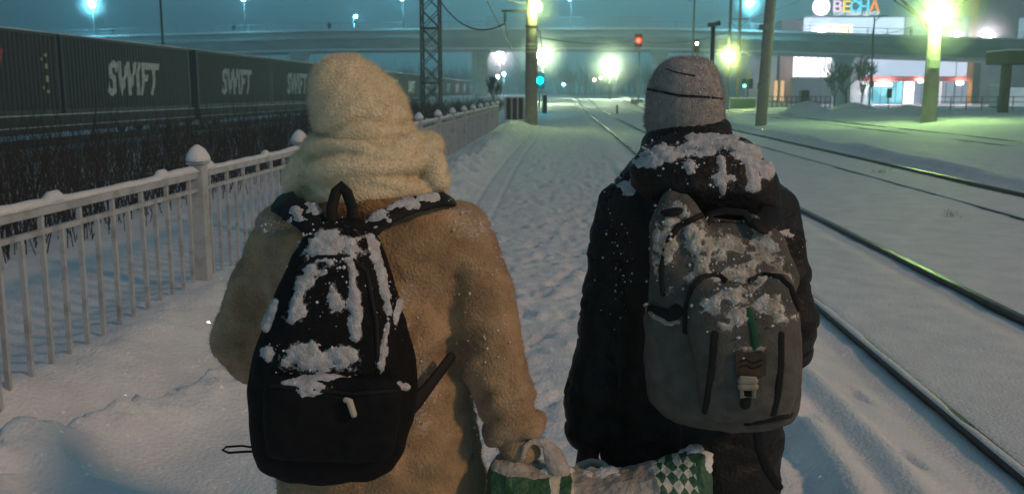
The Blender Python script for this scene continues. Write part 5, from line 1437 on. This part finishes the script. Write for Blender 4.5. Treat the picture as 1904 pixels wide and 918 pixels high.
strap_on(bvb, [(1238, 128), (1255, 134), (1275, 138), (1292, 141)], 0.0018, 0.7, 'knit_stripe', M['yarn'], bn, 0.0015, 5, MYP - 0.05)
tag(D.grains(500, regions(D.V, [('e', 1275, 115, 90, 70), ('e', 1275, 160, 80, 60)], 0.5, 0.08, 13), 0.0017, 4).build('snow_flecks', M['snow'], bn), kind='stuff')
# gloves over both hands
for s in ('l', 'r'):
    w = J['wr_' + s]; pd = (w - J['el_' + s]).normalized(); mb = MB()
    across = Vector((0, 1, 0)); across = (across - pd * across.dot(pd)).normalized(); side = Vector((1, 0, 0)) if s == 'l' else Vector((-1, 0, 0))
    curl = across.cross(pd); curl = curl if curl.dot(side) > 0 else -curl
    k = w + pd * 0.075
    mb.tube([w - pd * 0.04, w, w + pd * 0.04, k], [0.040, 0.040, 0.045, 0.044], 12, True, 0.65, curl)
    for i, L in enumerate((0.072, 0.080, 0.074, 0.060)):
        b = k + across * (0.034 - 0.0225 * i) - pd * 0.012; a = b + pd * L * 0.45; c = a + (pd * 0.45 + curl * 0.8) * L * 0.35; e = c + (curl * 0.9 - pd * 0.45) * L * 0.3
        mb.tube([b, a, c, e], [0.0135, 0.013, 0.0125, 0.0115], 8, True)
    b = w + pd * 0.025 + across * 0.03; mb.tube([b, b + (pd * 0.5 + across * 0.6 + curl * 0.3) * 0.04, b + (pd * 0.9 + across * 0.65 + curl * 0.7) * 0.06], [0.0155, 0.0145, 0.0125], 8, True)
    Dense(mb, 0.005, 2).build('glove', M['glove'], man)

# ---------------------------------------------------- his backpack
BYM = 2.13
bk = thing('backpack', (W(1345, 788, BYM).x, BYM, W(1345, 788, BYM).z), 'olive grey canvas backpack with buckle and leather patch, upper half under snow', 'backpack')
mb = MB()
loft_px(mb, [(408, 1250, 1408, 0.045, 0.03), (418, 1232, 1424, 0.06, 0.03), (445, 1220, 1444, 0.08, 0.02), (490, 1213, 1460, 0.10, 0.01), (545, 1207, 1478, 0.11), (620, 1201, 1488, 0.115), (700, 1199, 1488, 0.116), (745, 1207, 1484, 0.112), (770, 1232, 1474, 0.095), (784, 1275, 1440, 0.07), (790, 1310, 1400, 0.04)], BYM, 32, 2.7)
mb.tube([W(1252, 376, BYM - 0.0), W(1242, 420, BYM - 0.01), W(1252, 500, BYM - 0.02)], [0.030, 0.042, 0.05], 16, True)
mb.tube([W(1268, 380, BYM - 0.01), W(1290, 430, BYM - 0.02), W(1305, 510, BYM - 0.04)], [0.028, 0.042, 0.05], 16, True)
mb.tube([W(1402, 412, BYM - 0.01), W(1430, 450, BYM - 0.02), W(1450, 520, BYM - 0.03)], [0.022, 0.036, 0.045], 16, True)
# side pocket bulge and the big front pocket
loft_px(mb, [(575, 1200, 1262, 0.05), (600, 1197, 1275, 0.06), (680, 1197, 1290, 0.062), (745, 1206, 1300, 0.055), (765, 1225, 1300, 0.03)], BYM - 0.03, 20, 2.6)
DM = Dense(mb, 0.0048, 6); uvm = project(DM.V)
DM.push(0.010 * fbm(np.stack([uvm[:, 0] * 0.018, uvm[:, 1] * 0.014, DM.V[:, 1] * 6], 1), 3, 35))
mbag = DM.build('main_bag', M['olive'], bk, 0.52 * sstep(-0.55, 0.35, regions(DM.V, [('e', 1255, 400, 48, 48), ('e', 1240, 460, 34, 90), ('e', 1290, 440, 40, 60), ('e', 1345, 455, 75, 45), ('e', 1420, 460, 50, 70), ('e', 1365, 510, 80, 40), ('e', 1455, 520, 30, 50), ('e', 1300, 500, 50, 40), ('s', 8, (1202, 568), (1220, 592), (1250, 600))], 0.9, 0.05, 18) - 0.42))
mb = MB()
loft_px(mb, [(512, 1300, 1462, 0.030, 0.01), (530, 1284, 1474, 0.045), (580, 1276, 1482, 0.058), (650, 1284, 1484, 0.064), (720, 1292, 1480, 0.062), (765, 1302, 1468, 0.05), (780, 1320, 1440, 0.03)], BYM - 0.105, 28, 3.0)
DF = Dense(mb, 0.0048, 6); uvf = project(DF.V)
DF.push(0.009 * fbm(np.stack([uvf[:, 0] * 0.02, uvf[:, 1] * 0.016, DF.V[:, 1] * 6], 1), 3, 36))
fpk = DF.build('front_pocket', M['olive'], bk, 0.52 * sstep(-0.55, 0.35, regions(DF.V, [('e', 1370, 545, 70, 34), ('e', 1430, 570, 55, 40), ('e', 1320, 560, 40, 30), ('e', 1375, 590, 40, 34), ('e', 1395, 648, 45, 12), ('e', 1450, 590, 34, 24), ('e', 1350, 605, 30, 20), ('e', 1370, 518, 100, 16)], 0.9, 0.06, 19) - 0.42))
bm_, bf_ = DM.bvh(), DF.bvh()
allm = MB(); allm.v = DM.V.tolist() + DF.V.tolist(); nD = len(DM.V); allm.f = list(DM.F) + [tuple(i + nD for i in f) for f in DF.F]
ball_ = BVHTree.FromPolygons(allm.v, allm.f)
strap_on(ball_, [(1330, 622), (1326, 680), (1318, 735), (1313, 764)], 0.010, 0.25, 'side_zip', M['webbing'], fpk, 0.0, 6, 2.0)
strap_on(ball_, [(1452, 622), (1452, 680), (1446, 735), (1438, 768)], 0.008, 0.25, 'side_zip', M['webbing'], fpk, 0.0, 6, 2.0)
strap_on(ball_, [(1275, 615), (1277, 570), (1288, 535), (1308, 516), (1335, 512), (1347, 522)], 0.008, 0.4, 'piped_edge', M['webbing'], bk, 0.002, 6, 2.0)
strap_on(ball_, [(1396, 522), (1420, 512), (1450, 516), (1470, 535), (1482, 575)], 0.008, 0.4, 'piped_edge', M['webbing'], bk, 0.002, 6, 2.0)
strap_on(ball_, [(1233, 545), (1230, 500), (1240, 450), (1262, 420), (1305, 400)], 0.007, 0.5, 'zipper', M['webbing'], bk, 0.001, 6, 2.05)
strap_on(ball_, [(1200, 566), (1215, 588), (1240, 598), (1262, 598)], 0.006, 0.6, 'pocket_rim', M['buckle'], bk, 0.001, 6, 2.05)
strap_on(ball_, [(1212, 580), (1245, 590), (1258, 578)], 0.017, 0.3, 'pocket_opening', M['webbing'], bk, 0.0, 6, 2.05)
strap_on(ball_, [(1470, 772), (1420, 783), (1390, 788)], 0.008, 0.6, 'base_strap', M['webbing'], bk, 0.001, 6, 2.05)
strap_on(ball_, [(1392, 578), (1402, 610), (1406, 645)], 0.008, 0.25, 'green_tab', M['greenstrap'], fpk, 0.002, 6, 1.95)
strap_on(ball_, [(1392, 700), (1390, 720), (1386, 752)], 0.012, 0.25, 'buckle_strap', M['webbing'], fpk, 0.001, 6, 1.95)
# patch with stitched mark
def quad_on(bvh, uvs, off, name, m_, parent, th=0.004, n=6):
    (ul, vt), (ur, vb) = uvs; mb = MB(); N_ = n + 1
    for lay in (off + th, off - 0.004):
        for j in range(N_):
            for i in range(N_): mb.v.append(tuple(surf(bvh, ul + (ur - ul) * i / n, vt + (vb - vt) * j / n, lay, 1.95)))
    for j in range(n):
        for i in range(n):
            a = j * N_ + i; mb.f.append((a, a + 1, a + N_ + 1, a + N_)); b = a + N_ * N_; mb.f.append((b, b + N_, b + N_ + 1, b + 1))
    for i in range(n):
        for a, b in ((i, i + 1), (n * N_ + i + 1, n * N_ + i), ((i + 1) * N_, i * N_), (i * N_ + n, (i + 1) * N_ + n)): mb.f.append((a, a + N_ * N_, b + N_ * N_, b))
    return mb.build(name, m_, parent)
pt = quad_on(ball_, ((1368, 655), (1424, 698)), 0.004, 'leather_patch', M['patch'], fpk)
for v in (672, 682): strap_on(ball_, [(1376, v), (1388, v - 4), (1400, v + 3), (1416, v - 3)], 0.0016, 0.8, 'stitched_mark', M['yarn'], pt, 0.009, 5, 1.95)
bkq = [surf(ball_, 1378, 702, 0.012, 1.95), surf(ball_, 1403, 702, 0.012, 1.95), surf(ball_, 1402, 738, 0.012, 1.95), surf(ball_, 1380, 738, 0.012, 1.95)]
bb = MB().tube(bkq + [bkq[0]], 0.005, 8, True); bb.tube([bkq[0].lerp(bkq[3], 0.45), bkq[1].lerp(bkq[2], 0.45)], 0.009, 8, True); bb.tube([bkq[0].lerp(bkq[3], 0.15), bkq[1].lerp(bkq[2], 0.15)], 0.008, 8, True)
bb.build('buckle', M['buckle'], fpk, smooth=True)
DM.snow(regions(DM.V, [('e', 1255, 400, 48, 48), ('e', 1240, 460, 34, 90), ('e', 1290, 440, 40, 60), ('e', 1345, 455, 75, 45), ('e', 1420, 460, 50, 70), ('e', 1365, 510, 80, 40), ('e', 1455, 520, 30, 50), ('e', 1300, 500, 50, 40), ('s', 8, (1202, 568), (1220, 592), (1250, 600))], 0.9, 0.05, 18) - 0.34, 0.006).build('snow', M['slush'], bk)
DF.snow(regions(DF.V, [('e', 1370, 545, 70, 34), ('e', 1430, 570, 55, 40), ('e', 1320, 560, 40, 30), ('e', 1375, 590, 40, 34), ('e', 1395, 648, 45, 12), ('e', 1450, 590, 34, 24), ('e', 1350, 605, 30, 20), ('e', 1370, 518, 100, 16)], 0.9, 0.06, 19) - 0.34, 0.006).build('snow', M['slush'], bk)
tag(DM.grains(500, regions(DM.V, [('e', 1340, 470, 150, 110), ('e', 1240, 450, 50, 140)], 0.5, 0.06, 17), 0.0024, 8).build('snow_flecks', M['snow'], bk), kind='stuff')
tag(DF.grains(400, regions(DF.V, [('e', 1380, 560, 110, 80), ('e', 1390, 650, 70, 40)], 0.5, 0.06, 18), 0.0024, 9).build('snow_flecks', M['snow'], bk), kind='stuff')
for pts in ([(1250, 392, 2.10), (1238, 378, 2.16), (1225, 368, 2.24), (1215, 362, 2.34)], [(1415, 420, 2.10), (1432, 400, 2.16), (1440, 385, 2.24), (1445, 372, 2.34)]):
    band(pts, 0.03, 'shoulder_strap', bk)
MB().tube([W(1310, 418, 2.1), W(1320, 398, 2.12), W(1350, 392, 2.12), W(1385, 396, 2.12), W(1398, 416, 2.1)], 0.012, 10, True, 0.5, (0, 0, 1)).build('grab_loop', M['webbing'], bk, smooth=True)
MB().tube([W(1408, 786, 2.1), W(1412, 830, 2.14), W(1425, 868, 2.15), W(1448, 905, 2.16)], [0.012, 0.012, 0.012, 0.011], 8, True, 0.25, (0, -1, 0)).build('strap_end', M['webbing'], bk, smooth=True)
MB().tube([W(1258, 782, 2.12), W(1256, 815, 2.16), W(1258, 840, 2.18)], 0.012, 8, True, 0.25, (0, -1, 0)).build('strap_end', M['webbing'], bk, smooth=True)

# ---------------------------------------------------- the bag they carry between them
def bag_mat():
    m = mat('bag_film', (0.52, 0.48, 0.44), (0.34, 0.31, 0.28), 0.5, 22, 0.7, 42)
    nt = m.node_tree; b = nt.nodes['Principled BSDF']; L = nt.links
    src = b.inputs['Base Color'].links[0].from_socket
    tc = nt.nodes.new('ShaderNodeTexCoord'); sp = nt.nodes.new('ShaderNodeSeparateXYZ')
    nz = nt.nodes.new('ShaderNodeTexNoise'); nz.inputs['Scale'].default_value = 9; nz.inputs['Detail'].default_value = 4; L.new(tc.outputs['Object'], nz.inputs['Vector'])
    wv = nt.nodes.new('ShaderNodeVectorMath'); wv.operation = 'MULTIPLY_ADD'; L.new(nz.outputs['Color'], wv.inputs[0]); wv.inputs[1].default_value = (0.05, 0.05, 0.05)
    sh = nt.nodes.new('ShaderNodeVectorMath'); sh.operation = 'SUBTRACT'; sh.inputs[1].default_value = (0.025, 0.025, 0.025); L.new(tc.outputs['Object'], sh.inputs[0]); L.new(sh.outputs[0], wv.inputs[2])
    L.new(wv.outputs[0], sp.inputs[0])
    def math_(op, a, b_=None):
        n = nt.nodes.new('ShaderNodeMath'); n.operation = op
        for i, q in enumerate((a, b_)):
            if q is None: continue
            if isinstance(q, (int, float)): n.inputs[i].default_value = q
            else: L.new(q, n.inputs[i])
        return n.outputs[0]
    def mix(fac, a, col):
        n = nt.nodes.new('ShaderNodeMix'); n.data_type = 'RGBA'; L.new(fac, n.inputs[0]); L.new(a, n.inputs[6]); n.inputs[7].default_value = (*col, 1); return n.outputs[2]
    X, Y_, Z = sp.outputs
    # broad green bow printed across the left end
    wav = math_('SINE', math_('MULTIPLY', X, 14.0)); zz = math_('SUBTRACT', Z, math_('MULTIPLY', wav, 0.012))
    left = math_('LESS_THAN', X, -0.06)
    g1 = math_('MULTIPLY', left, math_('MULTIPLY', math_('GREATER_THAN', zz, 0.345), math_('LESS_THAN', zz, 0.422)))
    c = mix(g1, src, (0.045, 0.12, 0.06))
    let = math_('MULTIPLY', g1, math_('MULTIPLY', math_('GREATER_THAN', X, -0.135), math_('GREATER_THAN', math_('FRACT', math_('MULTIPLY', X, 22.0)), 0.55)))
    c = mix(let, c, (0.62, 0.56, 0.47))
    # green with pale checks on the right end
    right = math_('GREATER_THAN', math_('SUBTRACT', X, math_('MULTIPLY', Z, -0.2)), 0.205)
    c = mix(right, c, (0.05, 0.135, 0.075))
    ck = nt.nodes.new('ShaderNodeTexChecker'); ck.inputs['Scale'].default_value = 1.0
    mp = nt.nodes.new('ShaderNodeMapping'); mp.inputs['Rotation'].default_value = (0, R(40), 0); mp.inputs['Scale'].default_value = (58, 0.001, 58); mp.inputs['Location'].default_value = (0, 0.4, 0)
    L.new(wv.outputs[0], mp.inputs[0]); L.new(mp.outputs[0], ck.inputs['Vector'])
    band_ = math_('MULTIPLY', right, math_('LESS_THAN', X, 0.215))
    c = mix(math_('MULTIPLY', band_, ck.outputs['Fac']), c, (0.62, 0.64, 0.58))
    mid = math_('MULTIPLY', math_('MULTIPLY', math_('GREATER_THAN', X, -0.055), math_('LESS_THAN', X, 0.0)), math_('LESS_THAN', Z, 0.36))
    c = mix(mid, c, (0.08, 0.16, 0.10))
    L.new(c, b.inputs['Base Color'])
    return m
M['bag'] = bag_mat()
BGY = 2.08
bx0 = W(1115, 900, BGY).x
bag = thing('carrier_bag', (bx0, BGY, 0.42), 'bulging green and white printed plastic bag carried between the two walkers', 'bag')
mb = MB()
# section rings along x: (u, v of the top, half depth)
secs = [(905, 878, 0.05), (913, 852, 0.085), (930, 842, 0.10), (965, 844, 0.11), (1000, 858, 0.115), (1040, 874, 0.12), (1090, 880, 0.12), (1140, 878, 0.12), (1190, 872, 0.12), (1240, 858, 0.115), (1280, 842, 0.10), (1305, 836, 0.09), (1318, 850, 0.07), (1324, 872, 0.045)]
rs = []
for u, v, hd in secs:
    p = W(u, v, BGY); zt = p.z; zb = 0.46 if 920 < u < 1310 else 0.52; zc_ = (zt + zb) / 2; hh = (zt - zb) / 2
    rs.append([Vector((p.x, BGY + math.copysign(abs(math.cos(t)) ** 0.75, math.cos(t)) * hd, zc_ + math.copysign(abs(math.sin(t)) ** 0.75, math.sin(t)) * hh)) for t in [2 * math.pi * k / 28 for k in range(28)]])
mb.rings(rs)
DB = Dense(mb, 0.008, 2); uvg = project(DB.V)
DB.push(0.010 * fbm(DB.V * np.array([14, 10, 18]), 3, 44) - 0.010 * np.abs(fbm(DB.V * np.array([30, 18, 12]), 2, 45)))
sack = DB.build('sack', M['bag'], bag)
DB.snow(regions(DB.V, [('e', 1285, 833, 40, 14), ('e', 1316, 850, 14, 40), ('e', 1040, 874, 60, 12), ('e', 1120, 876, 60, 12)], 0.7, 0.08, 46) - 0.15, 0.009, -0.005, 0.5, 80).build('snow', M['snow'], bag, smooth=True)
hd = MB().tube([W(972, 850, 2.04), W(976, 830, 2.05), W(992, 819, 2.06), W(1014, 824, 2.06), W(1028, 845, 2.06), W(1040, 876, 2.05)], [0.006, 0.007, 0.008, 0.012, 0.024, 0.026], 12, True, 0.45, (0, -1, 0))
hd.build('handle', M['bag'], bag, smooth=True)
hd = MB().tube([W(1060, 884, 2.10), W(1075, 866, 2.16), W(1098, 858, 2.2), W(1122, 862, 2.18), W(1140, 880, 2.12)], 0.010, 10, True, 0.6, (0, -1, 0))
hd.build('handle', M['plate'], bag, smooth=True)
